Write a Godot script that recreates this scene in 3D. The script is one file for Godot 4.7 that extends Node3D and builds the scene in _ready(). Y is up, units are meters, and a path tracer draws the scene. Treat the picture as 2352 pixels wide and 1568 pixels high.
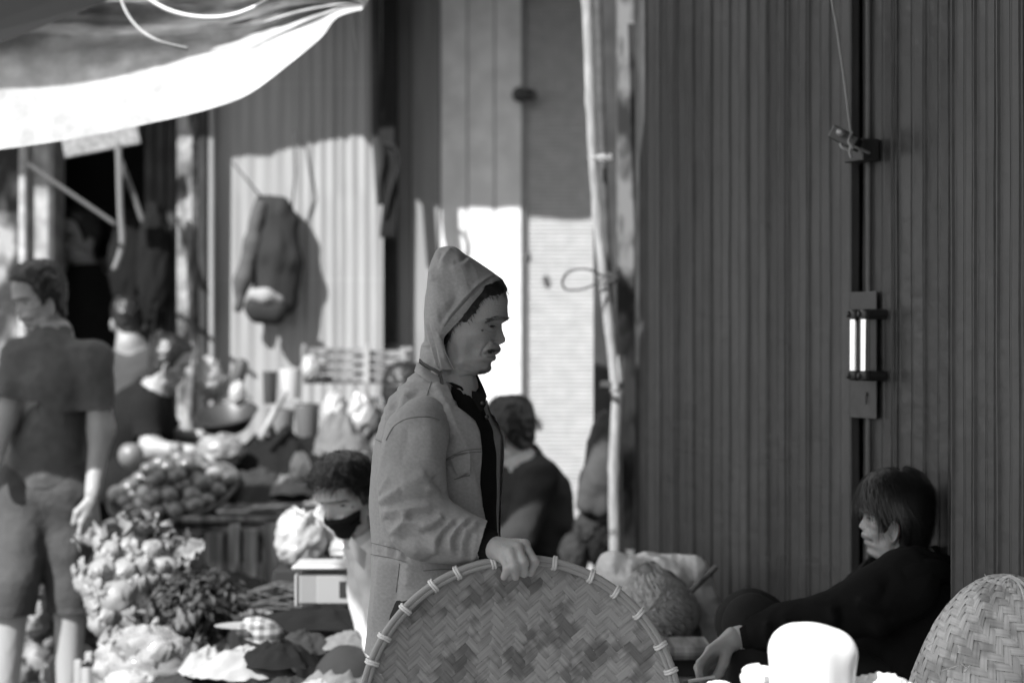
extends Node3D
# A street market seen past a hooded man; metres, y up, the lens looks along -z from 1.4 m.
const F := 5552.0
const EYE := 1.4
var M := {}
var T := {}
var used := {}
var rng := RandomNumberGenerator.new()
var WALL0 := Vector3(0.447, 0, -8.04) * 0.93
var WDIR := Vector3(0.3376, 0, 0.9413)
var WNRM := Vector3(-0.9413, 0, 0.3376)

func P(x: float, y: float, d: float) -> Vector3:
	return Vector3((x - 1176.0) / F * d, EYE - (y - 784.0) / F * d, -d)

class MB:
	var v := PackedVector3Array()
	var ix := PackedInt32Array()
	var c := PackedColorArray()
	var uv := PackedVector2Array()
	var col := Color(1, 1, 1)
	func p(q: Vector3, u := Vector2.ZERO) -> int:
		v.append(q)
		c.append(col)
		uv.append(u)
		return v.size() - 1
	func tri(a: int, b: int, d: int) -> void:
		ix.append(a)
		ix.append(b)
		ix.append(d)
	func quad(a: int, b: int, d: int, e: int) -> void:
		tri(a, b, d)
		tri(a, d, e)
	func face(a: Vector3, b: Vector3, d: Vector3, e: Vector3) -> void:
		var k := p(a, Vector2(0, 0))
		p(b, Vector2(1, 0))
		p(d, Vector2(1, 1))
		p(e, Vector2(0, 1))
		quad(k, k + 1, k + 2, k + 3)
	# rows of nu points each, already pushed from index "from"
	func knit(from: int, nu: int, nv: int, wrap := false) -> void:
		var last := nu if wrap else nu - 1
		for j in nv - 1:
			for i in last:
				var a := from + j * nu + i
				var b := from + j * nu + (i + 1) % nu
				quad(a, b, b + nu, a + nu)
	func tube(path: Array, rad, n := 8, caps := true) -> void:
		var from := v.size()
		var m := path.size()
		var up := Vector3.UP
		var t0: Vector3 = (path[1] - path[0]).normalized()
		if absf(t0.dot(up)) > 0.9:
			up = Vector3.RIGHT
		var side := t0.cross(up).normalized()
		for j in m:
			var a: Vector3 = path[maxi(j - 1, 0)]
			var b: Vector3 = path[mini(j + 1, m - 1)]
			var t := (b - a).normalized()
			side = (side - t * side.dot(t)).normalized()
			var bi := t.cross(side)
			var r: float = rad[j] if rad is Array else rad
			for i in n:
				var an := TAU * i / n
				p(path[j] + (side * cos(an) + bi * sin(an)) * r, Vector2(float(i) / n, float(j) / m))
		knit(from, n, m, true)
		if caps:
			for e in [0, m - 1]:
				var k := p(path[e])
				for i in n:
					tri(k, from + e * n + i, from + e * n + (i + 1) % n)
	func cbox(t: Transform3D, size: Vector3, b := 0.004) -> void:
		b = minf(b, minf(size.x, minf(size.y, size.z)) * 0.45)
		var h := size * 0.5
		var id := {}
		for sx in [-1, 1]:
			for sy in [-1, 1]:
				for sz in [-1, 1]:
					var cn := Vector3(sx * h.x, sy * h.y, sz * h.z)
					for ax in 3:
						var q := cn
						for o in 3:
							if o != ax:
								q[o] -= signf(cn[o]) * b
						id[[sx, sy, sz, ax]] = p(t * q, Vector2(q.x + q.z, q.y))
		for ax in 3:
			for s in [-1, 1]:
				var f := []
				for k in [[-1, -1], [1, -1], [1, 1], [-1, 1]]:
					var key := [0, 0, 0, ax]
					key[ax] = s
					key[(ax + 1) % 3] = k[0]
					key[(ax + 2) % 3] = k[1]
					f.append(id[key])
				if s > 0:
					quad(f[3], f[2], f[1], f[0])
				else:
					quad(f[0], f[1], f[2], f[3])
		for ax in 3:
			var u := (ax + 1) % 3
			var w := (ax + 2) % 3
			for su in [-1, 1]:
				for sw in [-1, 1]:
					var k1 := [0, 0, 0, u]
					k1[ax] = -1
					k1[u] = su
					k1[w] = sw
					var k2 := k1.duplicate()
					k2[3] = w
					var k3 := k2.duplicate()
					k3[ax] = 1
					var k4 := k1.duplicate()
					k4[ax] = 1
					if su * sw > 0:
						quad(id[k1], id[k2], id[k3], id[k4])
					else:
						quad(id[k4], id[k3], id[k2], id[k1])
		for sx in [-1, 1]:
			for sy in [-1, 1]:
				for sz in [-1, 1]:
					if sx * sy * sz > 0:
						tri(id[[sx, sy, sz, 2]], id[[sx, sy, sz, 1]], id[[sx, sy, sz, 0]])
					else:
						tri(id[[sx, sy, sz, 0]], id[[sx, sy, sz, 1]], id[[sx, sy, sz, 2]])
	# profile of (radius, height) turned about y
	func lathe(t: Transform3D, prof: Array, n := 24) -> void:
		var from := v.size()
		for q in prof:
			for i in n:
				var an := TAU * i / n
				p(t * Vector3(cos(an) * q.x, q.y, sin(an) * q.x), Vector2(float(i) / n, q.y))
		knit(from, n, prof.size(), true)
	func normals() -> PackedVector3Array:
		var n := PackedVector3Array()
		n.resize(v.size())
		for k in range(0, ix.size(), 3):
			var a := ix[k]
			var b := ix[k + 1]
			var d := ix[k + 2]
			var m := (v[d] - v[a]).cross(v[b] - v[a])
			n[a] += m
			n[b] += m
			n[d] += m
		for k in n.size():
			n[k] = n[k].normalized()
		return n
	func done(flat := false) -> ArrayMesh:
		var arr := []
		arr.resize(Mesh.ARRAY_MAX)
		if flat:
			var fv := PackedVector3Array()
			var fn := PackedVector3Array()
			var fc := PackedColorArray()
			var fu := PackedVector2Array()
			for k in range(0, ix.size(), 3):
				var a := ix[k]
				var b := ix[k + 1]
				var d := ix[k + 2]
				var m := (v[d] - v[a]).cross(v[b] - v[a]).normalized()
				for e in [a, b, d]:
					fv.append(v[e])
					fn.append(m)
					fc.append(c[e])
					fu.append(uv[e])
			arr[Mesh.ARRAY_VERTEX] = fv
			arr[Mesh.ARRAY_NORMAL] = fn
			arr[Mesh.ARRAY_COLOR] = fc
			arr[Mesh.ARRAY_TEX_UV] = fu
		else:
			arr[Mesh.ARRAY_VERTEX] = v
			arr[Mesh.ARRAY_NORMAL] = normals()
			arr[Mesh.ARRAY_COLOR] = c
			arr[Mesh.ARRAY_TEX_UV] = uv
			arr[Mesh.ARRAY_INDEX] = ix
		var am := ArrayMesh.new()
		am.add_surface_from_arrays(Mesh.PRIMITIVE_TRIANGLES, arr)
		return am

# a distance field on a grid: round cones and lofted sections joined softly, meshed as surface nets
class Field:
	var o: Vector3
	var cell: float
	var n: Vector3i
	var s: PackedFloat32Array
	var k: float
	func _init(lo: Vector3, hi: Vector3, cl: float, kk: float) -> void:
		o = lo
		cell = cl
		k = kk
		n = Vector3i(((hi - lo) / cl).ceil()) + Vector3i.ONE
		s.resize(n.x * n.y * n.z)
	func span(lo: Vector3, hi: Vector3) -> Array:
		var a := Vector3i(((lo - o) / cell).floor()).clamp(Vector3i.ZERO, n - Vector3i.ONE)
		var b := Vector3i(((hi - o) / cell).ceil()).clamp(Vector3i.ZERO, n - Vector3i.ONE)
		return [a, b]
	func cone(a: Vector3, b: Vector3, ra: float, rb: float, flat := Vector3.ONE) -> void:
		var lim := 4.0 * k + 2.0 * cell
		var r := maxf(ra, rb) + lim
		var lo := Vector3(minf(a.x, b.x), minf(a.y, b.y), minf(a.z, b.z)) - Vector3(r, r, r)
		var hi := Vector3(maxf(a.x, b.x), maxf(a.y, b.y), maxf(a.z, b.z)) + Vector3(r, r, r)
		var q := span(lo, hi)
		var ab := (b - a) * flat
		var l2 := maxf(ab.length_squared(), 1e-9)
		var ik := 1.0 / k
		for iz in range(q[0].z, q[1].z + 1):
			for iy in range(q[0].y, q[1].y + 1):
				var at: int = n.x * (iy + n.y * iz)
				for ixx in range(q[0].x, q[1].x + 1):
					var e := (o + Vector3(ixx, iy, iz) * cell - a) * flat
					var t := clampf(e.dot(ab) / l2, 0.0, 1.0)
					var d := (e - ab * t).length() - (ra + (rb - ra) * t)
					if d < lim:
						s[at + ixx] += exp(-d * ik)
	func chain(pts: Array, rads: Array, flat := Vector3.ONE) -> void:
		for j in pts.size() - 1:
			cone(pts[j], pts[j + 1], rads[j], rads[j + 1], flat)
	# tab rows: [y, back x, front x, half width] in the frame whose inverse is inv; widest at share "mid"
	func loft(inv: Transform3D, tab: Array, mid := 0.5) -> void:
		var m := tab.size()
		var lim := 4.0 * k + 2.0 * cell
		var fwd := inv.affine_inverse()
		var lo := Vector3.INF
		var hi := -Vector3.INF
		for row in tab:
			for x in [row[1], row[2]]:
				for z in [-row[3], row[3]]:
					var w: Vector3 = fwd * Vector3(x, row[0], z)
					lo = lo.min(w)
					hi = hi.max(w)
		var e3 := Vector3(lim, lim, lim)
		var q := span(lo - e3, hi + e3)
		var y0: float = tab[0][0]
		var y1: float = tab[m - 1][0]
		var ik := 1.0 / k
		var ta := []
		var step := 64
		for j in step + 1:
			var y := lerpf(y0, y1, float(j) / step)
			var r := 0
			while r < m - 2 and tab[r + 1][0] < y:
				r += 1
			var f: float = smoothstep(0.0, 1.0, (y - tab[r][0]) / (tab[r + 1][0] - tab[r][0])) * 0.4 + 0.6 * (y - tab[r][0]) / (tab[r + 1][0] - tab[r][0])
			ta.append(Vector3(lerpf(tab[r][1], tab[r + 1][1], f), lerpf(tab[r][2], tab[r + 1][2], f), lerpf(tab[r][3], tab[r + 1][3], f)))
		for iz in range(q[0].z, q[1].z + 1):
			for iy in range(q[0].y, q[1].y + 1):
				var at: int = n.x * (iy + n.y * iz)
				for ixx in range(q[0].x, q[1].x + 1):
					var e := inv * (o + Vector3(ixx, iy, iz) * cell)
					var g := (e.y - y0) / (y1 - y0)
					var w: Vector3 = ta[clampi(int(g * step + 0.5), 0, step)]
					var xc := lerpf(w.x, w.y, mid)
					var lx := (w.y - xc) if e.x > xc else (xc - w.x)
					var dx := (e.x - xc) / lx
					var dz := e.z / w.z
					var len := pow(pow(absf(dx), 2.3) + pow(absf(dz), 2.3), 1.0 / 2.3)
					var d := (len - 1.0) * minf(lx, w.z)
					d = maxf(d, maxf(e.y - y1, y0 - e.y))
					if d < lim:
						s[at + ixx] += exp(minf(-d * ik, 30.0))
	func mesh(mb: MB) -> void:
		var nx := n.x
		var nxy := n.x * n.y
		var ins := PackedByteArray()
		ins.resize(s.size())
		for j in s.size():
			ins[j] = 1 if s[j] > 1.0 else 0
		var vid := PackedInt32Array()
		vid.resize(s.size())
		vid.fill(-1)
		var off := [0, 1, nx, nx + 1, nxy, nxy + 1, nxy + nx, nxy + nx + 1]
		var pos := [Vector3(0, 0, 0), Vector3(1, 0, 0), Vector3(0, 1, 0), Vector3(1, 1, 0), Vector3(0, 0, 1), Vector3(1, 0, 1), Vector3(0, 1, 1), Vector3(1, 1, 1)]
		var edges := [[0, 1], [2, 3], [4, 5], [6, 7], [0, 2], [1, 3], [4, 6], [5, 7], [0, 4], [1, 5], [2, 6], [3, 7]]
		var f := PackedFloat32Array()
		f.resize(8)
		for iz in n.z - 1:
			for iy in n.y - 1:
				var base := nx * (iy + n.y * iz)
				for ixx in nx - 1:
					var at := base + ixx
					var t := ins[at] + ins[at + 1] + ins[at + nx] + ins[at + nx + 1] + ins[at + nxy] + ins[at + nxy + 1] + ins[at + nxy + nx] + ins[at + nxy + nx + 1]
					if t == 0 or t == 8:
						continue
					for c in 8:
						f[c] = -k * log(maxf(s[at + off[c]], 1e-9))
					var sum := Vector3.ZERO
					var cnt := 0
					for e in edges:
						var fa := f[e[0]]
						var fb := f[e[1]]
						if (fa < 0.0) != (fb < 0.0):
							sum += pos[e[0]].lerp(pos[e[1]], fa / (fa - fb))
							cnt += 1
					vid[at] = mb.p(o + (Vector3(ixx, iy, iz) + sum / cnt) * cell)
		for iz in range(1, n.z - 1):
			for iy in range(1, n.y - 1):
				var base := nx * (iy + n.y * iz)
				for ixx in range(1, nx - 1):
					var at := base + ixx
					var a := ins[at]
					if a != ins[at + 1]:
						_q(mb, vid[at], vid[at - nx], vid[at - nx - nxy], vid[at - nxy], a == 1)
					if a != ins[at + nx]:
						_q(mb, vid[at], vid[at - nxy], vid[at - nxy - 1], vid[at - 1], a == 1)
					if a != ins[at + nxy]:
						_q(mb, vid[at], vid[at - 1], vid[at - 1 - nx], vid[at - nx], a == 1)
	func _q(mb: MB, a: int, b: int, c: int, d: int, flip: bool) -> void:
		if a < 0 or b < 0 or c < 0 or d < 0:
			return
		if flip:
			mb.quad(d, c, b, a)
		else:
			mb.quad(a, b, c, d)

# keep what lies on the positive side of a plane (point, normal); cut edges are drawn onto the plane; "near" limits the reach of the cut
func clip(mb: MB, at: Vector3, nrm: Vector3, near := Vector3.ZERO, reach := 1e9) -> void:
	nrm = nrm.normalized()
	var keep := PackedInt32Array()
	var side := PackedFloat32Array()
	side.resize(mb.v.size())
	for j in mb.v.size():
		var q := mb.v[j]
		side[j] = (q - at).dot(nrm) if q.distance_to(near) < reach else 1.0
	var moved := {}
	for t in range(0, mb.ix.size(), 3):
		var a := mb.ix[t]
		var b := mb.ix[t + 1]
		var d := mb.ix[t + 2]
		if side[a] > 0 or side[b] > 0 or side[d] > 0:
			keep.append(a)
			keep.append(b)
			keep.append(d)
			for e in [a, b, d]:
				if side[e] < 0:
					moved[e] = true
	for e in moved:
		mb.v[e] -= nrm * side[e]
	mb.ix = keep

# raise or press a cloth along lines: each line is [[points], width, height]; only x and y count, and only faces turned to +z within "face"
func fold(mb: MB, lines: Array, face := 0.1) -> void:
	var nr := mb.normals()
	var boxes := []
	for l in lines:
		var r := Rect2(l[0][0].x, l[0][0].y, 0, 0)
		for q in l[0]:
			r = r.expand(Vector2(q.x, q.y))
		boxes.append(r.grow(l[1] * 2.2))
	for j in mb.v.size():
		if nr[j].z < face:
			continue
		var q := Vector2(mb.v[j].x, mb.v[j].y)
		var h := 0.0
		for li in lines.size():
			if not boxes[li].has_point(q):
				continue
			var pts: Array = lines[li][0]
			var best := 1e9
			var along := 0.0
			var m := pts.size() - 1
			for s in m:
				var a := Vector2(pts[s].x, pts[s].y)
				var ab := Vector2(pts[s + 1].x, pts[s + 1].y) - a
				var t := clampf((q - a).dot(ab) / ab.length_squared(), 0, 1)
				var d := (q - a - ab * t).length()
				if d < best:
					best = d
					along = (s + t) / m
			var w: float = lines[li][1]
			var x := best / w
			if x < 2.2:
				h += lines[li][2] * exp(-pow(x, 1.45)) * minf(1.0, 5.0 * minf(along + 0.05, 1.05 - along))
		mb.v[j] += nr[j] * h * smoothstep(face, face + 0.35, nr[j].z)

func ruffle(mb: MB, amp: float, freq: float, seed_: int, stretch := Vector3.ONE) -> void:
	var nz := FastNoiseLite.new()
	nz.seed = seed_
	nz.frequency = freq
	nz.fractal_octaves = 3
	var nr := mb.normals()
	for j in mb.v.size():
		mb.v[j] += nr[j] * amp * nz.get_noise_3dv(mb.v[j] * stretch)

func numbered(called: String) -> String:
	if not used.has(called):
		used[called] = 0
		return called
	used[called] += 1
	return "%s_%03d" % [called, used[called]]

func tag(o: Node, label := "", category := "", group := "", kind := "") -> Node:
	if label:
		o.set_meta("label", label)
	if category:
		o.set_meta("category", category)
	if group:
		o.set_meta("group", group)
	if kind:
		o.set_meta("kind", kind)
	return o

func obj(called: String, mesh: Mesh, m: Material, parent: Node = self) -> MeshInstance3D:
	var o := MeshInstance3D.new()
	o.mesh = mesh
	o.material_override = m
	o.name = numbered(called) if parent == self else called
	parent.add_child(o, true)
	return o

func thing(called: String, label: String, category: String, group := "", at := Vector3.ZERO) -> Node3D:
	var o := Node3D.new()
	o.name = numbered(called)
	add_child(o)
	o.position = at
	tag(o, label, category, group, "thing")
	return o

func img(seed_: int, freq: float, oct: int, lo: float, hi: float, w := 256, h := 256, gain := 1.0) -> Image:
	var nz := FastNoiseLite.new()
	nz.seed = seed_
	nz.frequency = freq
	nz.fractal_octaves = oct
	var im := nz.get_seamless_image(w, h, false, false, 0.15, true)
	im.convert(Image.FORMAT_L8)
	var d := im.get_data()
	for j in d.size():
		var x := clampf(0.5 + (d[j] / 255.0 - 0.5) * gain, 0, 1)
		d[j] = int(255.0 * clampf(lo + (hi - lo) * x, 0, 1))
	return Image.create_from_data(w, h, false, Image.FORMAT_L8, d)

func tex(im: Image) -> ImageTexture:
	im.convert(Image.FORMAT_RGB8)
	return ImageTexture.create_from_image(im)

func mat(grey: float, rough := 0.85, opt := {}) -> StandardMaterial3D:
	var m := StandardMaterial3D.new()
	m.albedo_color = Color(grey, grey, grey).linear_to_srgb()
	m.roughness = rough
	m.metallic_specular = opt.get("spec", 0.5)
	m.metallic = opt.get("metal", 0.0)
	if opt.has("tex"):
		m.albedo_texture = T[opt.tex]
	if opt.has("scale"):
		m.uv1_triplanar = true
		m.uv1_world_triplanar = opt.get("world", false)
		m.uv1_scale = opt.scale if opt.scale is Vector3 else Vector3(opt.scale, opt.scale, opt.scale)
	if opt.has("nrm"):
		m.normal_enabled = true
		m.normal_texture = T[opt.nrm]
		m.normal_scale = opt.get("bump", 1.0)
	if opt.has("vc"):
		m.vertex_color_use_as_albedo = true
	if opt.has("back"):
		m.backlight_enabled = true
		m.backlight = Color(opt.back, opt.back, opt.back)
	if opt.has("alpha"):
		m.transparency = BaseMaterial3D.TRANSPARENCY_ALPHA
		m.albedo_color.a = opt.alpha
	if opt.has("rim"):
		m.rim_enabled = true
		m.rim = opt.rim
		m.rim_tint = 0.5
	if opt.has("sss"):
		m.subsurf_scatter_enabled = true
		m.subsurf_scatter_strength = opt.sss
	m.cull_mode = BaseMaterial3D.CULL_DISABLED
	return m

func at_y(tab: Array, y: float, col := 1) -> float:
	if y <= tab[0][0]:
		return tab[0][col]
	for j in tab.size() - 1:
		if y <= tab[j + 1][0]:
			return lerpf(tab[j][col], tab[j + 1][col], (y - tab[j][0]) / (tab[j + 1][0] - tab[j][0]))
	return tab[tab.size() - 1][col]

# a smooth curve through points
func curve(pts: Array, n: int) -> Array:
	var out := []
	var m := pts.size() - 1
	for j in n + 1:
		var t := float(j) / n * m
		var s := mini(int(t), m - 1)
		var f := t - s
		var a = pts[maxi(s - 1, 0)]
		var b = pts[s]
		var c = pts[s + 1]
		var d = pts[mini(s + 2, m)]
		out.append(b.cubic_interpolate(c, a, d, f))
	return out

func textures() -> void:
	T.mottle = tex(img(3, 0.012, 5, 0.62, 1.0, 512, 512))
	T.cloth = tex(img(4, 0.03, 4, 0.86, 1.0, 256, 256))
	T.patch = tex(img(5, 0.008, 4, 0.35, 1.0, 256, 256, 2.4))
	T.grain = tex(img(9, 0.06, 4, 0.72, 1.0, 256, 256, 1.3))
	var st := img(11, 0.03, 4, 0.88, 1.0, 512, 32, 1.2)
	st.resize(512, 512, Image.INTERPOLATE_CUBIC)
	T.streak = tex(st)
	var wd := img(15, 0.03, 5, 0.55, 1.0, 256, 16, 1.6)
	wd.resize(256, 256, Image.INTERPOLATE_CUBIC)
	T.wood = tex(wd)
	var nm := img(21, 0.05, 4, 0.0, 1.0, 256, 256)
	nm.bump_map_to_normal_map(5.0)
	T.rough_n = ImageTexture.create_from_image(nm)
	var cl := img(23, 0.012, 3, 0.0, 1.0, 256, 256)
	cl.bump_map_to_normal_map(12.0)
	T.crumple_n = ImageTexture.create_from_image(cl)
	# woven cloth: fine threads
	var wv := Image.create(128, 128, false, Image.FORMAT_L8)
	for y in 128:
		for x in 128:
			var a := 0.5 + 0.5 * sin(TAU * x / 4.0)
			var b := 0.5 + 0.5 * sin(TAU * y / 4.0)
			var g := a if (x / 4 + y / 4) % 2 == 0 else b
			wv.set_pixel(x, y, Color(g, g, g))
	wv.bump_map_to_normal_map(3.0)
	T.weave_n = ImageTexture.create_from_image(wv)
	# worn paint of the gates: streaks, specks and scratches
	var pw := img(31, 0.02, 4, 0.86, 1.0, 512, 128, 1.2)
	pw.resize(512, 512, Image.INTERPOLATE_CUBIC)
	var r := RandomNumberGenerator.new()
	r.seed = 5
	for j in 420:
		var x := r.randi_range(2, 508)
		var y := r.randi_range(2, 500)
		var g := r.randf_range(0.55, 1.0)
		for e in r.randi_range(1, 4):
			pw.set_pixel(x, y, Color(g, g, g))
			x = clampi(x + r.randi_range(-1, 1), 0, 511)
			y = mini(y + 1, 511)
	T.paint = tex(pw)

func materials() -> void:
	M.gate = mat(0.074, 0.42, {"vc": true, "tex": "paint", "scale": 1.1, "world": true, "nrm": "rough_n", "bump": 0.12})
	M.gate_b = mat(0.058, 0.38, {"vc": true, "tex": "paint", "scale": 0.9, "world": true, "nrm": "rough_n", "bump": 0.12})
	M.gate_c = mat(0.09, 0.46, {"vc": true, "tex": "paint", "scale": 1.3, "world": true, "nrm": "rough_n", "bump": 0.12})
	M.ground = mat(0.13, 0.95, {"tex": "mottle", "scale": 0.7, "world": true, "nrm": "rough_n"})
	M.concrete = mat(0.3, 0.95, {"tex": "patch", "scale": 1.2, "world": true, "nrm": "rough_n", "bump": 0.5})
	M.peel = mat(0.34, 0.95, {"tex": "patch", "scale": Vector3(3.0, 1.6, 3.0), "world": true, "nrm": "rough_n", "bump": 0.6})
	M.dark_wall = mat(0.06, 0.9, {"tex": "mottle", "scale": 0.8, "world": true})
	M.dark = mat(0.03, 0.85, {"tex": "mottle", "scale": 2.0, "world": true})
	M.tin = mat(0.34, 0.6, {"tex": "streak", "scale": 1.2, "world": true})
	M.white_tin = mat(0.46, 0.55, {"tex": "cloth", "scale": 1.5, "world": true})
	M.glare_tin = mat(0.86, 0.4, {"tex": "cloth", "scale": 0.7, "world": true})  # far paler than the shutter: reflected light is put into this colour
	M.bamboo = mat(0.42, 0.6, {"tex": "mottle", "scale": Vector3(6, 1, 6), "world": true})
	M.wood = mat(0.22, 0.8, {"tex": "wood", "scale": 2.0})
	M.pale_wood = mat(0.38, 0.8, {"tex": "wood", "scale": 2.5})
	M.rope = mat(0.4, 0.9)
	M.dark_rope = mat(0.06, 0.9)
	M.iron = mat(0.03, 0.4, {"spec": 0.6})
	M.chrome = mat(0.9, 0.12, {"metal": 1.0})
	M.tarp = mat(0.8, 0.5, {"tex": "mottle", "scale": 1.5, "back": 0.55})
	M.canopy_thin = mat(0.88, 0.8, {"back": 1.0})
	M.canopy = mat(0.2, 0.8, {"tex": "mottle", "scale": 1.0})

func _ready() -> void:
	rng.seed = 7
	# ---- camera, sky, sun, exposure
	var cam := Camera3D.new()
	cam.name = "camera"
	cam.position = Vector3(0, EYE, 0)
	cam.near = 0.1
	cam.far = 200.0
	cam.fov = 16.07
	var at := CameraAttributesPhysical.new()
	at.frustum_focal_length = 85.0
	at.exposure_aperture = 3.0
	at.frustum_focus_distance = 5.02
	cam.attributes = at
	cam.fov = 16.07
	add_child(cam)
	cam.current = true
	var env := Environment.new()
	env.background_mode = Environment.BG_SKY
	env.tonemap_mode = Environment.TONE_MAPPER_LINEAR
	env.tonemap_exposure = 1.8
	env.sdfgi_enabled = true
	env.ssao_enabled = true
	env.ssil_enabled = true
	var sm := ProceduralSkyMaterial.new()
	sm.sky_top_color = Color(0.86, 0.86, 0.86)
	sm.sky_horizon_color = Color(0.93, 0.93, 0.93)
	sm.ground_horizon_color = Color(0.5, 0.5, 0.5)
	sm.ground_bottom_color = Color(0.35, 0.35, 0.35)
	sm.sun_angle_max = 0.1
	sm.energy_multiplier = 1.1
	var sky := Sky.new()
	sky.sky_material = sm
	env.sky = sky
	var we := WorldEnvironment.new()
	we.name = "world_environment"
	we.environment = env
	add_child(we)
	var sun := DirectionalLight3D.new()
	sun.name = "sun"
	sun.light_energy = 1.5
	sun.light_color = Color(1, 1, 1)
	sun.light_angular_distance = 0.5
	sun.shadow_enabled = true
	add_child(sun)
	sun.look_at_from_position(Vector3.ZERO, Vector3(0.5, -0.62, -0.6))
	textures()
	materials()
	print("setting ", Time.get_ticks_msec())
	setting()
	hooded_man()
	tray_and_basket()
	seated_man()
	crowd()
	goods()
	print("done ", Time.get_ticks_msec())

func wall_at(x: float, off := 0.0) -> Vector3:
	# the point of the gate wall (on the ground) that lies on the ray through picture column x
	var xn := (x - 1176.0) / F
	# P = WALL0 + off*n + s*dir ; P.x = -xn * P.z
	var b := WALL0 + WNRM * off
	var s := -(b.x + xn * b.z) / (WDIR.x + xn * WDIR.z)
	return b + WDIR * s

func slat_mesh(w: float, h: float, fine := false, seed_ := 1) -> ArrayMesh:
	var mb := MB.new()
	var pr := []
	if fine:
		for j in 5:
			var a := w * j / 5.0
			pr += [Vector2(a, -0.006), Vector2(a + w * 0.03, 0.003), Vector2(a + w * 0.13, 0.003), Vector2(a + w * 0.16, -0.006)]
		pr.append(Vector2(w, -0.006))
	else:
		pr = [Vector2(0, -0.02), Vector2(0.002, 0.003), Vector2(0.0035, 0.007), Vector2(0.008, 0.007), Vector2(0.011, 0.001), Vector2(0.015, 0), Vector2(w * 0.47, 0), Vector2(w * 0.48, -0.006), Vector2(w * 0.51, -0.006), Vector2(w * 0.52, 0.0015), Vector2(w * 0.55, 0.0015), Vector2(w * 0.57, 0), Vector2(w - 0.018, 0), Vector2(w - 0.016, -0.004), Vector2(w - 0.006, -0.004), Vector2(w - 0.004, -0.02)]
	var nz := FastNoiseLite.new()
	nz.seed = seed_
	nz.frequency = 2.2
	nz.fractal_octaves = 4
	var ny := 44
	for j in pr.size() - 1:
		for k in ny:
			for e in [[j, k], [j, k + 1], [j + 1, k + 1], [j + 1, k]]:
				var y: float = h * e[1] / ny
				var q: Vector2 = pr[e[0]]
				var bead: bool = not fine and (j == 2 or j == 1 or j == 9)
				# raised bead lightened for sky glints and rubbed paint; a little dirt in patches
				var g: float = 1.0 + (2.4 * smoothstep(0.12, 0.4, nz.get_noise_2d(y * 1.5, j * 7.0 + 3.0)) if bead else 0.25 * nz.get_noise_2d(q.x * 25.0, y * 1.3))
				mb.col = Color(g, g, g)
				mb.p(Vector3(q.x + 0.0012 * nz.get_noise_1d(y + 9.0), y, q.y + 0.0022 * nz.get_noise_2d(q.x * 6.0, y * 0.8)))
			var n := mb.v.size()
			mb.quad(n - 4, n - 3, n - 2, n - 1)
	return mb.done(true)

func gate(called: String, label: String, x0: float, x1: float, off: float, count: int, seed_: int) -> Node3D:
	var a := wall_at(x0, off)
	var b := wall_at(x1, off)
	var len := a.distance_to(b)
	var g := thing(called, label, "gate", "", a)
	var r := RandomNumberGenerator.new()
	r.seed = seed_
	var w := len / count
	var ms := []
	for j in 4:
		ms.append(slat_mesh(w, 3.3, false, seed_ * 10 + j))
	for j in count:
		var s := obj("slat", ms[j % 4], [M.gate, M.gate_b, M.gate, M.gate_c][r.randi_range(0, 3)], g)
		var turn := r.randf_range(-0.06, 0.06)
		s.transform = Transform3D(Basis(WDIR, Vector3.UP, WNRM).rotated(Vector3.UP, turn), WDIR * w * j + WNRM * r.randf_range(-0.004, 0.004))
	return g

func block(called: String, m: Material, lo: Vector3, hi: Vector3, parent: Node = self, bev := 0.006) -> MeshInstance3D:
	var mb := MB.new()
	mb.cbox(Transform3D(Basis(), (lo + hi) * 0.5), hi - lo, bev)
	return obj(called, mb.done(true), m, parent)

func pole(called: String, m: Material, path: Array, r, parent: Node = self, n := 10) -> MeshInstance3D:
	var mb := MB.new()
	mb.tube(path, r, n)
	return obj(called, mb.done(), m, parent)

func corrugated(w: float, h: float, pitch: float, amp: float, across := false, seed_ := 1) -> ArrayMesh:
	var mb := MB.new()
	var nz := FastNoiseLite.new()
	nz.seed = seed_
	nz.frequency = 0.9
	var nu := int(w / pitch * 8.0) if not across else 3
	var nv := 14 if not across else int(h / pitch * 8.0)
	for j in nv + 1:
		for i in nu + 1:
			var x := w * i / nu
			var y := h * j / nv
			var t := (x if not across else y) / pitch
			mb.p(Vector3(x, y, amp * sin(TAU * t) + 0.012 * nz.get_noise_2d(x, y)))
	mb.knit(0, nu + 1, nv + 1)
	return mb.done()

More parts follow.
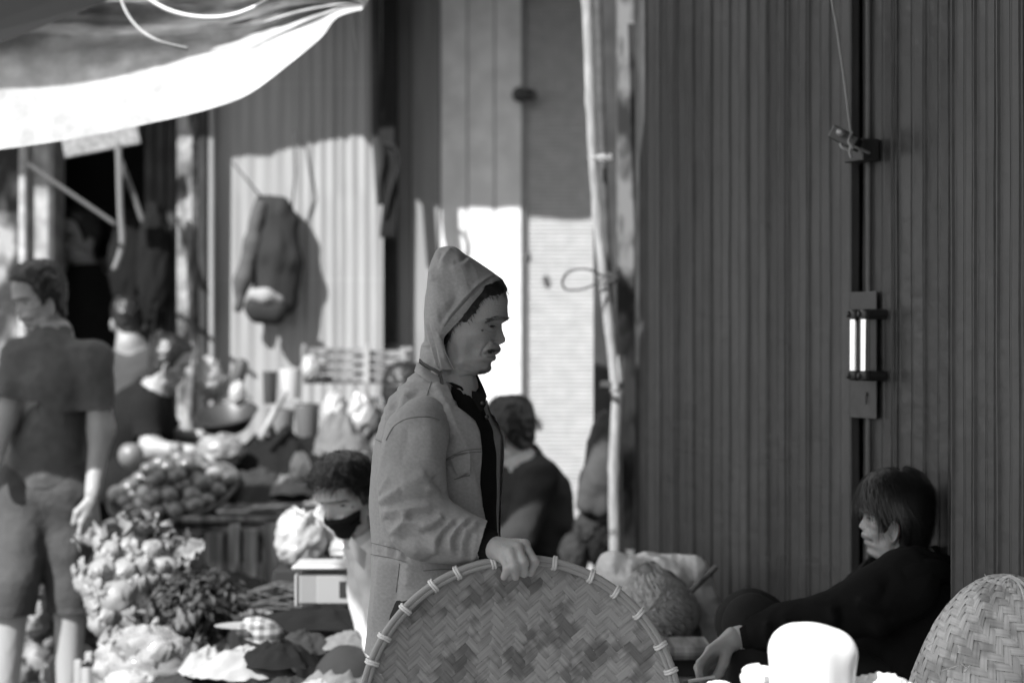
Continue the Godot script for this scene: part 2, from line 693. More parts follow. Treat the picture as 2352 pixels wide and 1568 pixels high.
func setting() -> void:
	var mb := MB.new()
	mb.face(Vector3(-60, 0, 60), Vector3(60, 0, 60), Vector3(60, 0, -60), Vector3(-60, 0, -60))
	tag(obj("ground", mb.done(true), M.ground), "worn grey market street under the stalls", "ground", "", "structure")
	# --- the dark folding gates
	var ga := gate("folding_gate", "dark folding steel gate with paired chrome handles and a lock plate", 1483, 1960, 0.0, 11, 3)
	var gb := gate("folding_gate", "dark folding steel gate against which the smoking man rests his back", 2004, 2190, -0.01, 3, 5)
	gate("folding_gate", "dark scratched folding steel gate rising behind the upturned woven basket", 2186, 2480, 0.17, 5, 8)
	# meeting stile and lock plate of the first gate
	var s0 := wall_at(1960, 0.0)
	var sl := MB.new()
	var wst := wall_at(1958).distance_to(wall_at(2004))
	var st := obj("meeting_stile", slat_mesh(wst, 3.3, true), M.gate, ga)
	st.transform = Transform3D(Basis(WDIR, Vector3.UP, WNRM), s0 - ga.position + WNRM * -0.03)
	var fl := MB.new()
	fl.cbox(Transform3D(Basis(WDIR, Vector3.UP, WNRM), Vector3.ZERO), Vector3(0.018, 3.3, 0.03), 0.004)
	for x in [1961.0, 2003.0]:
		var e := obj("stile_edge", fl.done(true), M.gate_c, ga)
		e.position = wall_at(x, -0.008) - ga.position + Vector3(0, 1.65, 0)
	var lp := wall_at(1984, 0.01)
	var sc := -lp.z / F
	var y0 := EYE - (815.0 - 784.0) * sc
	var pl := MB.new()
	pl.cbox(Transform3D(Basis(WDIR, Vector3.UP, WNRM), Vector3.ZERO), Vector3(0.14, 0.32, 0.004), 0.001)
	var lpn := obj("lock_plate", pl.done(true), M.gate, ga)
	lpn.position = lp + Vector3(0, y0, 0) - ga.position
	var kh := MB.new()
	kh.tube([WNRM * 0.001, WNRM * 0.004], 0.006, 10)
	kh.cbox(Transform3D(Basis(WDIR, Vector3.UP, WNRM), WNRM * 0.003 + Vector3(0, -0.013, 0)), Vector3(0.005, 0.024, 0.003), 0.001)
	obj("keyhole", kh.done(true), M.iron, ga).position = wall_at(1991, 0.013) + Vector3(0, EYE - (905.0 - 784.0) * sc, 0) - ga.position
	for x in [1963.0, 1988.0]:
		var hp := wall_at(x, 0.055)
		var hd := Node3D.new()
		hd.name = "pull_handle"
		ga.add_child(hd, true)
		hd.position = hp + Vector3(0, EYE - (792.0 - 784.0) * sc, 0) - ga.position
		var bar := MB.new()
		bar.tube([Vector3(0, -0.072, 0), Vector3(0, 0.072, 0)], 0.0125, 18)
		obj("grip_bar", bar.done(), M.chrome, hd)
		for sy in [-1.0, 1.0]:
			var cap := MB.new()
			cap.tube([Vector3(0, sy * 0.064, 0), Vector3(0, sy * 0.068, 0), Vector3(0, sy * 0.084, 0), Vector3(0, sy * 0.089, 0)], [0.013, 0.0155, 0.0155, 0.011], 16)
			cap.tube([Vector3(0, sy * 0.077, 0), Vector3(0, sy * 0.077, 0) - WNRM * 0.055], 0.013, 12)
			cap.tube([Vector3(0, sy * 0.077, 0), Vector3(0, sy * 0.077, 0) + WNRM * 0.02], 0.008, 10)
			obj("handle_bracket", cap.done(), M.iron, hd)
	# latch block hung on a cord
	var latch := thing("latch_bar", "black square steel latch block tied up by a thin pale cord", "latch")
	var lq := P(1960, 325, 6.091)
	var lb := MB.new()
	var bs := Basis(Vector3(0.75, -0.45, 0.35).normalized(), Vector3(0.4, 0.85, 0.1).normalized(), Vector3(0, 0, 1)).orthonormalized()
	lb.cbox(Transform3D(bs, P(1943, 318, 6.045)), Vector3(0.075, 0.035, 0.05), 0.003)
	lb.cbox(Transform3D(Basis(WDIR, Vector3.UP, WNRM), P(1980, 347, 6.101)), Vector3(0.1, 0.055, 0.05), 0.003)
	obj("block", lb.done(true), M.iron, latch)
	var pin := MB.new()
	pin.tube([P(1931, 303, 6.003), P(1931, 303, 5.994)], 0.011, 14)
	obj("end_plate", pin.done(), mat(0.5, 0.4, {"metal": 0.6}), latch)
	var cord := MB.new()
	cord.tube([P(1900, -60, 5.999), P(1922, 60, 5.999), P(1942, 200, 6.008), P(1955, 305, 6.017)], 0.0034, 6)
	cord.tube(curve([P(1957, 305, 6.008), P(1950, 325, 5.980), P(1958, 338, 5.980), P(1951, 345, 5.989), P(1934, 337, 5.989), P(1931, 331, 6.008)], 14), 0.004, 6)
	cord.tube(curve([P(1955, 335, 5.980), P(1970, 340, 5.989), P(1997, 351, 6.026)], 8), 0.004, 6)
	cord.tube(curve([P(1955, 335, 5.980), P(1952, 350, 5.980), P(1957, 362, 5.980)], 6), 0.004, 6)
	tag(obj("cord", cord.done(), M.rope), "thin pale cord knotted round the black latch block", "cord")
	# building mass behind the gates
	var bw := MB.new()
	var c0 := wall_at(1466, -0.12)
	var c1 := wall_at(2600, -0.12)
	bw.cbox(Transform3D(Basis(WDIR, Vector3.UP, WNRM), (c0 + c1) * 0.5 - WNRM * 0.1 + Vector3(0, 1.9, 0)), Vector3(c0.distance_to(c1), 3.8, 0.2), 0.01)
	tag(obj("shop_building", bw.done(true), M.dark_wall), "dark shop wall carrying the row of folding gates", "building")
	# --- mottled posts beside the gate
	var po := thing("mottled_post", "old mottled post with flaking paint beside the dark gate", "post")
	var a := P(1437, 784, 8.5)
	block("shaft", mat(0.17, 0.95, {"tex": "patch", "scale": Vector3(3.0, 1.6, 3.0), "world": true}), Vector3(a.x - 0.03, 0, -8.58), Vector3(a.x + 0.035, 3.3, -8.5), po)
	block("recess_shade_board", M.dark_wall, Vector3(a.x - 0.1, 0, -8.9), Vector3(a.x + 0.3, 3.3, -8.84), po)  # dark board added to stand for the shaded recess
	# bamboo poles with lashings
	var bp := thing("bamboo_pole", "pale leaning bamboo pole lashed with rope to a second pole", "pole")
	var path := []
	var rad := []
	var pts := curve([P(1343, -80, 8.2), P(1350, 60, 8.2), P(1356, 240, 8.2), P(1366, 420, 8.2), P(1386, 640, 8.2), P(1404, 800, 8.2), P(1413, 900, 8.2)], 40)
	for j in pts.size():
		path.append(pts[j])
		rad.append(0.0175 + (0.003 if j % 9 == 4 else 0.0) - 0.00006 * j)
	pole("cane", M.bamboo, path, rad, bp, 14)
	var bq := thing("bamboo_pole", "pale upright bamboo pole standing behind the straw sack", "pole")
	path = []
	rad = []
	pts = curve([P(1424, 815, 8.28), P(1414, 960, 8.28), P(1409, 1100, 8.28), P(1411, 1280, 8.28), P(1411, 1500, 8.28), P(1411, 1760, 8.28)], 30)
	for j in pts.size():
		path.append(pts[j])
		rad.append(0.0175 + (0.003 if j % 8 == 3 else 0.0))
	pole("cane", M.bamboo, path, rad, bq, 14)
	var dk := thing("bamboo_pole", "dark weathered bamboo pole beside the pale leaning one", "pole")
	pole("cane", mat(0.09, 0.7, {"tex": "mottle", "scale": 3.0}), [P(1372, -60, 8.34), P(1385, 380, 8.34), P(1400, 700, 8.34), P(1418, 1000, 8.34), P(1424, 1500, 8.34), P(1424, 1760, 8.34)], 0.016, dk)
	for q in [[1382, 362, 0.0], [1398, 640, 1.0], [1410, 884, 2.0]]:
		var lash := MB.new()
		for t in 3:
			var ring := []
			for k in 13:
				var an := TAU * k / 12.0
				ring.append(P(q[0] - 4 + 26 * cos(an), q[1] + (t - 1) * 5 + 3 * sin(an * 2), 8.24 - 0.05 * sin(an)))
			lash.tube(ring, 0.0035, 5)
		if q[2] == 0.0:
			lash.tube([P(1360, 362, 8.15), P(1385, 360, 8.14), P(1404, 366, 8.16)], 0.004, 5)
		if q[2] == 1.0:
			lash.tube(curve([P(1385, 634, 8.15), P(1350, 618, 8.12), P(1310, 622, 8.12), P(1292, 645, 8.12), P(1302, 665, 8.12), P(1345, 662, 8.12), P(1385, 640, 8.15)], 26), 0.004, 6)
			lash.tube(curve([P(1385, 634, 8.15), P(1400, 628, 8.14), P(1412, 640, 8.14), P(1378, 655, 8.14)], 12), 0.004, 6)
		tag(obj("rope_lashing", lash.done(), M.dark_rope if q[2] > 0 else M.rope), ["pale rope lashing with a short free end, topmost on the bamboo", "wiry lashing with a big open loop on the bamboo", "dark lashing where the two bamboo poles overlap"][int(q[2])], "rope")
	# --- the far shop front: pale side panel, sheet leaf paled for glare, ribbed roller shutter
	var ws := thing("roller_shutter", "pale ribbed roller shutter half in sun behind the bamboo poles", "shutter")
	var l := P(1206, 784, 10.5)
	var r := P(1420, 784, 10.5)
	var sw := r.x - l.x
	var lam := MB.new()
	var lp2 := [Vector2(0, -0.001), Vector2(0.003, 0.001), Vector2(0.009, 0.002), Vector2(0.015, 0.001), Vector2(0.018, -0.001)]
	for j in 4:
		lam.face(Vector3(0, lp2[j].x, lp2[j].y), Vector3(sw, lp2[j].x, lp2[j].y), Vector3(sw, lp2[j + 1].x, lp2[j + 1].y), Vector3(0, lp2[j + 1].x, lp2[j + 1].y))
	var lam_m := lam.done(true)
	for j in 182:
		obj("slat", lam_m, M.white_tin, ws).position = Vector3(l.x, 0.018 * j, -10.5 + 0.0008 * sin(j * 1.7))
	var bl := thing("sheet_door", "white sheet metal door leaf paled to show reflected glare behind the hood", "door")
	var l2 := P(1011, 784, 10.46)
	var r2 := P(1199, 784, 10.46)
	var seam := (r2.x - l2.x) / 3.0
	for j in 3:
		block("panel", M.glare_tin, Vector3(l2.x + seam * j + 0.002, 0.05, -10.5), Vector3(l2.x + seam * (j + 1) - 0.002, 3.3, -10.46), bl, 0.004)
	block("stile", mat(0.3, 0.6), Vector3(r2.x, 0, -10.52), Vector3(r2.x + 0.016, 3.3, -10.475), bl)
	var kb := MB.new()
	kb.tube([P(1194, 217, 10.46), P(1194, 217, 10.42), P(1194, 217, 10.39), P(1194, 217, 10.385)], [0.02, 0.034, 0.034, 0.02], 16)
	kb.cbox(Transform3D(Basis(), P(1212, 217, 10.44)), Vector3(0.08, 0.045, 0.04), 0.012)
	tag(obj("door_lock", kb.done(true), M.iron), "round black lock knob with a box on the white sheet door", "lock")
	var sp := thing("side_panel", "pale grey flat panel between the cable bundle and the white door", "panel")
	var l3 := P(914, 784, 10.55)
	block("board", mat(0.3, 0.7, {"tex": "streak", "scale": 1.0, "world": true}), Vector3(P(869, 784, 10.45).x, 0, -10.6), Vector3(l2.x - 0.003, 3.3, -10.45), sp)
	block("batten", mat(0.2, 0.7), Vector3(P(942, 784, 10.45).x, 0, -10.45), Vector3(P(950, 784, 10.45).x, 3.3, -10.438), sp)
	# dark gap, pipe and cables
	var gp := thing("dark_board", "black board fixed upright in the gap between two shop fronts", "board")
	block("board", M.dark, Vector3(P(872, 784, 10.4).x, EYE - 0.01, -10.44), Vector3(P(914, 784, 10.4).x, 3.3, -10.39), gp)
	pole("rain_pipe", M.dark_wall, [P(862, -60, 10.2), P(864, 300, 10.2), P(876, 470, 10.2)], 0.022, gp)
	var cb := MB.new()
	for j in 7:
		var x := 880.0 + 5 * j
		cb.tube(curve([P(x, -40, 10.2), P(x + rng.randf_range(-6, 6), 160, 10.16), P(x - 6, 330, 10.15), P(x + rng.randf_range(-10, 10), 430, 10.14), P(875 + 5 * j, 545, 10.16)], 20), 0.007, 6)
	cb.tube(curve([P(880, 330, 10.15), P(908, 340, 10.12), P(916, 380, 10.12), P(900, 430, 10.12), P(884, 500, 10.14)], 20), 0.008, 6)
	cb.tube(curve([P(872, 320, 10.15), P(880, 360, 10.12), P(872, 420, 10.12), P(874, 470, 10.14)], 16), 0.008, 6)
	tag(obj("cable_bundle", cb.done(), mat(0.025, 0.9, {"spec": 0.2})), "tangled black cables hanging down the black board", "cables")
	# corrugated wall, three sheets
	var cw := thing("corrugated_wall", "corrugated metal wall behind the hanging jacket, its lower half in sun", "wall")
	var xs := [495.0, 676.0, 776.0, 869.0]
	for j in 3:
		var q := P(xs[j], 784, 10.3)
		var w := P(xs[j + 1], 784, 10.3).x - q.x
		var sh := obj("sheet", corrugated(w + 0.02, 3.3, 0.05 if j > 0 else 0.062, 0.0035 if j > 0 else 0.002, false, j + 1), M.tin, cw)
		sh.position = Vector3(q.x, 0, -10.3 + 0.006 * j)
	# far column and doorway
	var fc := thing("peeling_column", "column with peeling whitewash beside the dark doorway", "column")
	block("shaft", M.peel, Vector3(P(404, 784, 10.2).x, 0, -10.5), Vector3(P(452, 784, 10.2).x, 3.3, -10.2), fc, 0.02)
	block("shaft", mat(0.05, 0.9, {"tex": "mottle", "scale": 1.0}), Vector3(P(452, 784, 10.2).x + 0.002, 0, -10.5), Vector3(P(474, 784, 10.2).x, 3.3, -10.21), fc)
	block("door_jamb", mat(0.3, 0.8, {"tex": "streak", "scale": 1.0, "world": true}), Vector3(P(476, 784, 10.2).x, 0, -10.4), Vector3(P(490, 784, 10.2).x, 3.3, -10.22), fc)
	var dd := thing("shop_entrance", "tall dark plank door standing beside the peeling column", "door")
	for j in 3:
		block("plank", M.dark_wall, Vector3(P(330 + 25 * j, 784, 10.5).x + 0.002, 0, -10.55), Vector3(P(355 + 25 * j, 784, 10.5).x - 0.002, 3.3, -10.5), dd)
	var pw := thing("pale_pillar", "pale flaking pillar at the shop corner behind the T-shirt man", "pillar")
	block("shaft", mat(0.5, 0.9, {"tex": "mottle", "scale": 1.4, "world": true}), Vector3(P(66, 784, 10.4).x, 0, -10.7), Vector3(P(120, 784, 10.4).x, 3.3, -10.4), pw, 0.02)
	block("edge_strip", mat(0.62, 0.9, {"tex": "mottle", "scale": 1.4, "world": true}), Vector3(P(46, 784, 10.4).x, 0, -10.7), Vector3(P(65, 784, 10.4).x, 3.3, -10.36), pw, 0.01)
	var lw := thing("stained_wall", "stained pale plaster wall of the corner shop", "wall")
	block("plaster", M.peel, Vector3(-4.5, 0, -10.9), Vector3(P(45, 784, 10.5).x, 3.3, -10.5), lw)
	# the shop's dark inside and the mass above
	var ins := thing("shop_interior", "dark inside of the open shop behind the market", "room")
	block("rear_wall", M.concrete, Vector3(-4.5, 0, -13.1), Vector3(3.5, 3.6, -13.0), ins)
	block("side_wall", M.concrete, Vector3(-4.6, 0, -13.0), Vector3(-4.5, 3.6, -10.9), ins)
	block("side_wall", M.concrete, Vector3(3.5, 0, -13.0), Vector3(3.6, 3.6, -10.9), ins)
	block("roof", M.concrete, Vector3(-4.6, 3.6, -13.1), Vector3(3.6, 3.7, -10.4), ins)
	# eave over the shop fronts
	var ev := MB.new()
	var nzz := FastNoiseLite.new()
	nzz.seed = 4
	nzz.frequency = 1.4
	var edge := [[-5.0, 9.38], [-2.03, 9.38], [-1.32, 9.47], [-1.31, 9.35], [2.5, 9.35]]
	for j in 301:
		var x := -5.0 + 7.5 * j / 300.0
		ev.p(Vector3(x, 3.35, -10.9))
		ev.p(Vector3(x, 3.12, -at_y(edge, x) + 0.018 * nzz.get_noise_1d(x * 4.0)))
	ev.knit(0, 2, 301)
	tag(obj("tin_eave", ev.done(), M.canopy), "sagging tin eave over the far shop fronts", "eave")
	# sign board and slack ropes in the shop mouth
	var sg := MB.new()
	sg.cbox(Transform3D(Basis().rotated(Vector3(0, 0, 1), 0.19), P(232, 322, 10.0)), Vector3(0.32, 0.09, 0.02), 0.004)
	tag(obj("sign_board", sg.done(true), mat(0.4, 0.7, {"tex": "mottle", "scale": 5.0})), "tilted blank pale board hung under the white tarpaulin", "board")
	var rp := MB.new()
	rp.tube(curve([P(272, 330, 9.9), P(276, 480, 9.9), P(280, 560, 9.9), P(262, 620, 9.9)], 16), 0.014, 6)
	tag(obj("hanging_rope", rp.done(), mat(0.16, 0.9)), "thick grey rope hanging straight inside the shop mouth", "rope")
	var rp2 := MB.new()
	rp2.tube(curve([P(268, 345, 9.95), P(300, 430, 9.95), P(328, 510, 9.95)], 10), 0.012, 6)
	tag(obj("hanging_rope", rp2.done(), mat(0.11, 0.9)), "grey rope slanting from the board to the dark door", "rope")
	var rp3 := MB.new()
	rp3.tube(curve([P(60, 375, 9.7), P(170, 450, 9.7), P(265, 515, 9.7)], 10), 0.010, 6)
	tag(obj("hanging_rope", rp3.done(), mat(0.10, 0.9)), "slack dark line crossing the shop mouth behind the tall dark man", "rope")
	tarps()

	# unseen shop row added behind the lens to cut the front light
	var opp := thing("added_shop_row", "unseen dark shop row added across the lane to cut the front light", "building")
	block("front", M.dark_wall, Vector3(-0.4, 0, 3.6), Vector3(7.0, 7.0, 4.4), opp)
	block("return_wall", M.dark_wall, Vector3(6.2, 0, -5.0), Vector3(7.0, 7.0, 3.59), opp)

func tarps() -> void:
	# the white tarpaulin: one steep sheet, its lower part in the sun
	var top := [[-1100, -300], [-700, -290], [-260, -260], [-100, -230], [60, -200], [230, -170], [400, -150], [560, -120], [690, -90], [800, -40], [836, -10]]
	var bot := [[-1100, 405], [-700, 415], [-260, 368], [0, 343], [187, 315], [375, 276], [487, 248], [572, 215], [669, 143], [737, 86], [775, 40], [832, 22]]
	var tv := []
	var bv := []
	for q in top:
		tv.append(Vector2(q[0], q[1]))
	for q in bot:
		bv.append(Vector2(q[0], q[1]))
	var tc := curve(tv, 150)
	var bc := curve(bv, 150)
	var mb := MB.new()
	var nz := FastNoiseLite.new()
	nz.seed = 12
	nz.frequency = 1.0
	var nv := 50
	for j in nv + 1:
		var f := float(j) / nv
		for i in 151:
			var q: Vector2 = bc[i].lerp(tc[i], f)
			var u := clampf(bc[i].x / 830.0, 0.0, 1.0)
			# folds fan out from the tied corner
			var fold_ := nz.get_noise_2d(u * 1.2 + 3.0, f * 9.0) * 0.13 * smoothstep(0.12, 0.6, f) * smoothstep(0.0, 0.4, u) + 0.04 * nz.get_noise_2d(u * 2.0, f * 22.0) * smoothstep(0.12, 0.6, f)
			var d := 7.0 + 0.3 * f + 0.3 * u + fold_ + 0.03 * sin(u * 5.0) * (1.0 - f)
			mb.p(P(q.x, q.y, d))
	mb.knit(0, 151, nv + 1)
	var t := thing("white_tarpaulin", "white tarpaulin slung over the stall, its lower band glaring in sun", "tarpaulin")
	obj("sheet", mb.done(), M.tarp, t)
	var hem := MB.new()
	var hp := []
	for q in bc:
		hp.append(P(q.x, q.y, 7.0 + 0.3 * clampf(q.x / 830.0, 0, 1)))
	hem.tube(hp, 0.004, 6)
	var lt := MB.new()
	lt.tube(curve([P(832, 20, 7.42), P(829, 45, 7.4), P(833, 62, 7.4)], 6), 0.006, 6)
	lt.tube(curve([P(812, 40, 7.42), P(815, 80, 7.4), P(820, 118, 7.4)], 6), 0.005, 6)
	lt.tube(curve([P(832, 22, 7.42), P(850, -20, 7.6), P(862, -80, 7.8)], 6), 0.005, 6)
	obj("tie_cord", lt.done(), M.rope, t)
	# hose loops hanging before the sheet
	var h1 := MB.new()
	h1.tube(curve([P(300, -40, 6.75), P(345, 0, 6.75), P(400, 28, 6.75), P(470, 40, 6.75), P(540, 33, 6.75), P(610, 2, 6.75), P(650, -40, 6.75)], 40), 0.0062, 8)
	tag(obj("cable_loop", h1.done(), mat(0.75, 0.5)), "thick white cable loop hanging before the tarpaulin", "cable")
	var h2 := MB.new()
	h2.tube(curve([P(270, -60, 6.8), P(282, 10, 6.8), P(315, 62, 6.8), P(365, 95, 6.8), P(430, 112, 6.85)], 30), 0.005, 8)
	tag(obj("cable_loop", h2.done(), mat(0.45, 0.5)), "thin pale cable curving across the tarpaulin folds", "cable")
	# dark sheet corner above
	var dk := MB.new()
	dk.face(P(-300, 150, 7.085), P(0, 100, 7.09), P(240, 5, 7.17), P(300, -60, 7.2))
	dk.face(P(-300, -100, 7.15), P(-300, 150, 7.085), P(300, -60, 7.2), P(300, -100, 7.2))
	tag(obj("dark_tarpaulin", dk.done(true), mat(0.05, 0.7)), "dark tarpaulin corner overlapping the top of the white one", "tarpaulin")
	# unseen canopies above the frame, added and shaped to shade lane and stall
	var cs := [["stall_shade_canopy", "unseen thin canopy shaped to shade the top of the white tarpaulin", [[[-4.6, 3.2, -6.3], [-2.6, 3.2, -5.95], [-2.6, 3.25, -6.85], [-4.6, 3.25, -6.85]], [[-2.6, 3.2, -5.95], [-1.5, 3.2, -6.46], [-1.5, 3.25, -6.9], [-2.6, 3.25, -6.85]], [[-1.5, 3.2, -6.46], [-0.9, 3.2, -6.78], [-0.9, 3.25, -7.0], [-1.5, 3.25, -6.9]]], M.canopy_thin], ["lane_shade_canopy", "unseen translucent canopy added to shade and softly light the hooded man", [[[-2.35, 3.05, -2.5], [-1.0, 3.1, -2.5], [-1.0, 3.1, -5.9], [-2.35, 3.05, -5.9]]], M.canopy_thin], ["lane_shade_canopy", "unseen canopy added over the lane to keep sun off the gates", [[[-1.3, 3.2, -2.3], [2.4, 3.3, -2.3], [2.4, 3.3, -6.1], [-1.42, 3.2, -6.1]], [[-1.0, 3.22, -5.9], [2.4, 3.3, -5.9], [2.4, 3.3, -7.3], [-0.1, 3.24, -6.98]], [[-1.0, 3.22, -5.9], [-0.1, 3.24, -5.9], [-0.1, 3.24, -6.98], [-1.0, 3.22, -6.35]]], M.canopy]]
	for c in cs:
		var m := MB.new()
		for q in c[2]:
			m.face(Vector3(q[0][0], q[0][1], q[0][2]), Vector3(q[1][0], q[1][1], q[1][2]), Vector3(q[2][0], q[2][1], q[2][2]), Vector3(q[3][0], q[3][1], q[3][2]))
		tag(obj(c[0], m.done(true), c[3]), c[1], "canopy")

# ---- heads: sections by height, traced in picture units of the hooded man (1 unit = 1/1088.6 m), nose to +x
const HS := 1.0 / 1088.6
var HB := [[617, 1072], [619, 1052], [624, 1030], [633, 1018], [645, 1005], [668, 996], [700, 991], [730, 993], [760, 999], [790, 1004], [815, 1004], [840, 998], [870, 990], [915, 975]]
var HF := [[617, 1078], [619, 1096], [624, 1114], [633, 1132], [645, 1148], [657, 1157], [668, 1162], [690, 1167], [708, 1166], [724, 1167], [732, 1168], [738, 1161], [743, 1151], [756, 1144], [770, 1139], [780, 1138], [787, 1141], [792, 1146], [800, 1150], [807, 1149.5], [812, 1144], [816, 1139], [821, 1139.5], [826, 1137.5], [831, 1128.5], [838, 1127], [845, 1128], [851, 1126], [855, 1121], [858, 1112], [860, 1096], [863, 1087], [875, 1082], [890, 1079], [915, 1077]]
var HN := [[738, 0], [743, 2], [756, 9], [765, 15], [772, 20], [779, 23], [784, 21], [787, 16], [789.5, 8], [792, 0]]
var HW := [[617, 8], [619, 25], [624, 40], [633, 52], [645, 61], [660, 68], [690, 74], [720, 75], [745, 73], [770, 70], [800, 63], [830, 56], [850, 50], [858, 48], [870, 50], [890, 53], [915, 60]]
var HC := [[617, 1075], [645, 1072], [700, 1066], [770, 1060], [830, 1052], [858, 1046], [870, 1040], [915, 1030]]
var HE := [[617, 1.0], [690, 0.85], [745, 0.88], [790, 1.0], [835, 1.2], [852, 1.3], [860, 1.0], [915, 1.0]]
# [x, y, reach x, reach y, height mm]
var HFEAT := [[1131, 744, 14, 9, -9.0], [1130, 749, 8, 5.5, 6.0], [1147, 733, 20, 4.5, 5.0], [1096, 712, 24, 20, -4.0], [1104, 768, 24, 10, 5.0], [1090, 804, 19, 15, -8.5], [1129, 785, 5.5, 5.5, 6.0], [1142, 798, 10, 7, 2.2], [1058, 836, 16, 10, 4.0], [1088, 850, 26, 6, 4.0], [1044, 812, 10, 22, -6.0], [1120, 845, 10, 10, 2.5], [1128, 826, 10, 5, 2.0], [1066, 800, 12, 20, 1.5], [1060, 868, 20, 5, -4.0]]
# [points, reach, height mm]
var HLINE := [[[[1135, 787], [1146, 788.5]], 2.4, -4.5], [[[1131, 779], [1122, 789], [1112, 802], [1109, 814]], 4.0, -4.0], [[[1142, 815.5], [1130, 813], [1116, 812]], 2.2, -3.6], [[[1119, 742], [1131, 739.5], [1146, 743]], 1.8, -2.2], [[[1123, 749], [1131, 751.5], [1141, 750]], 1.6, -1.6], [[[1118, 757], [1130, 761], [1140, 760]], 2.5, -1.8], [[[1050, 850], [1062, 870], [1075, 895]], 6.0, 4.0], [[[1030, 850], [1045, 880], [1058, 905]], 7.0, -4.0], [[[1140, 700], [1155, 703], [1166, 703]], 2.2, -0.9], [[[1142, 715], [1156, 717], [1166, 716]], 2.2, -0.9]]
# pigment and hair on the skin: brow, moustache, lip, goatee, stubble, mole: [points, reach, factor, speckled]
var HTINT := [[[[1117, 741], [1133, 734.5], [1152, 732], [1171, 735.5]], 2.6, 0.42, 0.6], [[[1116, 809], [1130, 804], [1151, 801]], 4.4, 0.5, 0.8], [[[1122, 820], [1139, 821]], 3.0, 0.72, 0.2], [[[1104, 855], [1118, 853], [1127, 843], [1128, 836]], 6.0, 0.33, 0.9], [[[1060, 842], [1085, 848], [1104, 853]], 9.0, 0.82, 0.6], [[[1107.5, 759], [1108.5, 759]], 2.3, 0.2, 0.0], [[[1078, 716], [1088, 700], [1104, 690]], 7.0, 0.6, 0.9]]

func seg_dist(q: Vector2, pts: Array) -> float:
	var best := 1e9
	for s in pts.size() - 1:
		var a := Vector2(pts[s][0], pts[s][1])
		var ab := Vector2(pts[s + 1][0], pts[s + 1][1]) - a
		var t := clampf((q - a).dot(ab) / maxf(ab.length_squared(), 1e-6), 0, 1)
		best = minf(best, (q - a - ab * t).length())
	return best

func head_row(y: float) -> Array:
	return [at_y(HB, y), at_y(HF, y), at_y(HN, y), at_y(HW, y) * 0.001 / HS, at_y(HC, y), at_y(HE, y)]

# a point of the head's skin: picture units, z across, before features
func head_at(r: Array, y: float, a: float) -> Vector3:
	var c := cos(a)
	var s := sin(a)
	var e: float = r[5] if c > 0 else 0.92
	var z: float = r[3] * signf(s) * pow(absf(s), e if c > 0 else 0.95)
	var x: float
	if c >= 0:
		x = r[4] + (r[1] - r[4]) * pow(c, 0.9)
		if r[2] > 0.0:
			var zn := z / 13.5
			x += r[2] * exp(-zn * zn) * smoothstep(0.2, 0.8, c)
	else:
		x = r[4] - (r[4] - r[0]) * pow(-c, 0.92)
	return Vector3(x, y, z)

func head_mesh(mb: MB, tr: Transform3D, dy: float, cols: int, y_end := 912.0, bold := 1.0) -> void:
	var nz := FastNoiseLite.new()
	nz.seed = 77
	nz.frequency = 0.9
	var from := mb.v.size()
	var rows := 0
	var y := 617.0
	while y <= y_end:
		var r := head_row(y)
		for i in cols:
			var t := float(i) / cols * 2.0 - 1.0
			var a := PI * (t * 0.75 + 0.25 * t * t * t)
			var q := head_at(r, y, a)
			var h := 0.0
			var q2 := Vector2(q.x, q.y)
			for f in HFEAT:
				var ex: float = (q.x - f[0]) / f[2]
				var ey: float = (q.y - f[1]) / f[3]
				var d := ex * ex + ey * ey
				if d < 6.0:
					h += f[4] * exp(-d)
			var tint := 1.0
			if q.x > 1020:
				for l in HLINE:
					var d: float = seg_dist(q2, l[0]) / l[1]
					if d < 2.2:
						h += l[2] * exp(-d * d)
				for l in HTINT:
					var d: float = seg_dist(q2, l[0]) / (l[1] * bold)
					if d < 1.5:
						var sp: float = 1.0 - l[3] * (0.5 + 0.5 * nz.get_noise_3d(q.x, q.y, q.z))
						tint *= lerpf(1.0, l[2], (1.0 - smoothstep(0.6, 1.4, d)) * clampf(sp * 1.3, 0, 1))
			tint *= 1.0 + 0.13 * nz.get_noise_3d(q.x * 0.35, q.y * 0.35, q.z * 0.35) + 0.10 * nz.get_noise_3d(q.x * 0.06, q.y * 0.06, q.z * 0.06)
			var dir := Vector2(cos(a), sin(a))
			h *= 0.001 / HS
			var w := Vector3((q.x + dir.x * h * 0.5 - 1085.0) * HS, (745.0 - q.y) * HS, (q.z + signf(q.z) * absf(dir.y) * h) * HS)
			mb.col = Color(tint, tint, tint)
			mb.p(tr * w)
		rows += 1
		y += dy
	mb.knit(from, cols, rows, true)
	mb.col = Color(1, 1, 1)

# half-lidded eyes set into the sockets
func eyes(man: Node3D, ht: Transform3D) -> void:
	if not M.has("eye"):
		M.eye = mat(0.02, 0.12, {"spec": 0.6})
		var em := MB.new()
		for j in 7:
			var th := PI * j / 6.0
			for i in 12:
				var a := TAU * i / 12.0
				em.p(Vector3(sin(th) * cos(a) * 0.0085, cos(th) * 0.0028, sin(th) * sin(a) * 0.0085))
		em.knit(0, 12, 7, true)
		M.eye_mesh = em.done()
	var row := head_row(749.0)
	var ca := clampf((1132.0 - row[4]) / (row[1] - row[4]), 0.0, 1.0)
	var an := acos(pow(ca, 1.0 / 0.9))
	for sd in [1.0, -1.0]:
		var q := head_at(row, 749.0, an * sd)
		var p := Vector3((q.x - 1085.0) * HS, (745.0 - 749.5) * HS, q.z * HS)
		var o := obj("eye", M.eye_mesh, M.eye, man)
		o.transform = ht * Transform3D(Basis(), p - Vector3(cos(an), 0, sin(an) * sd) * 0.0042)

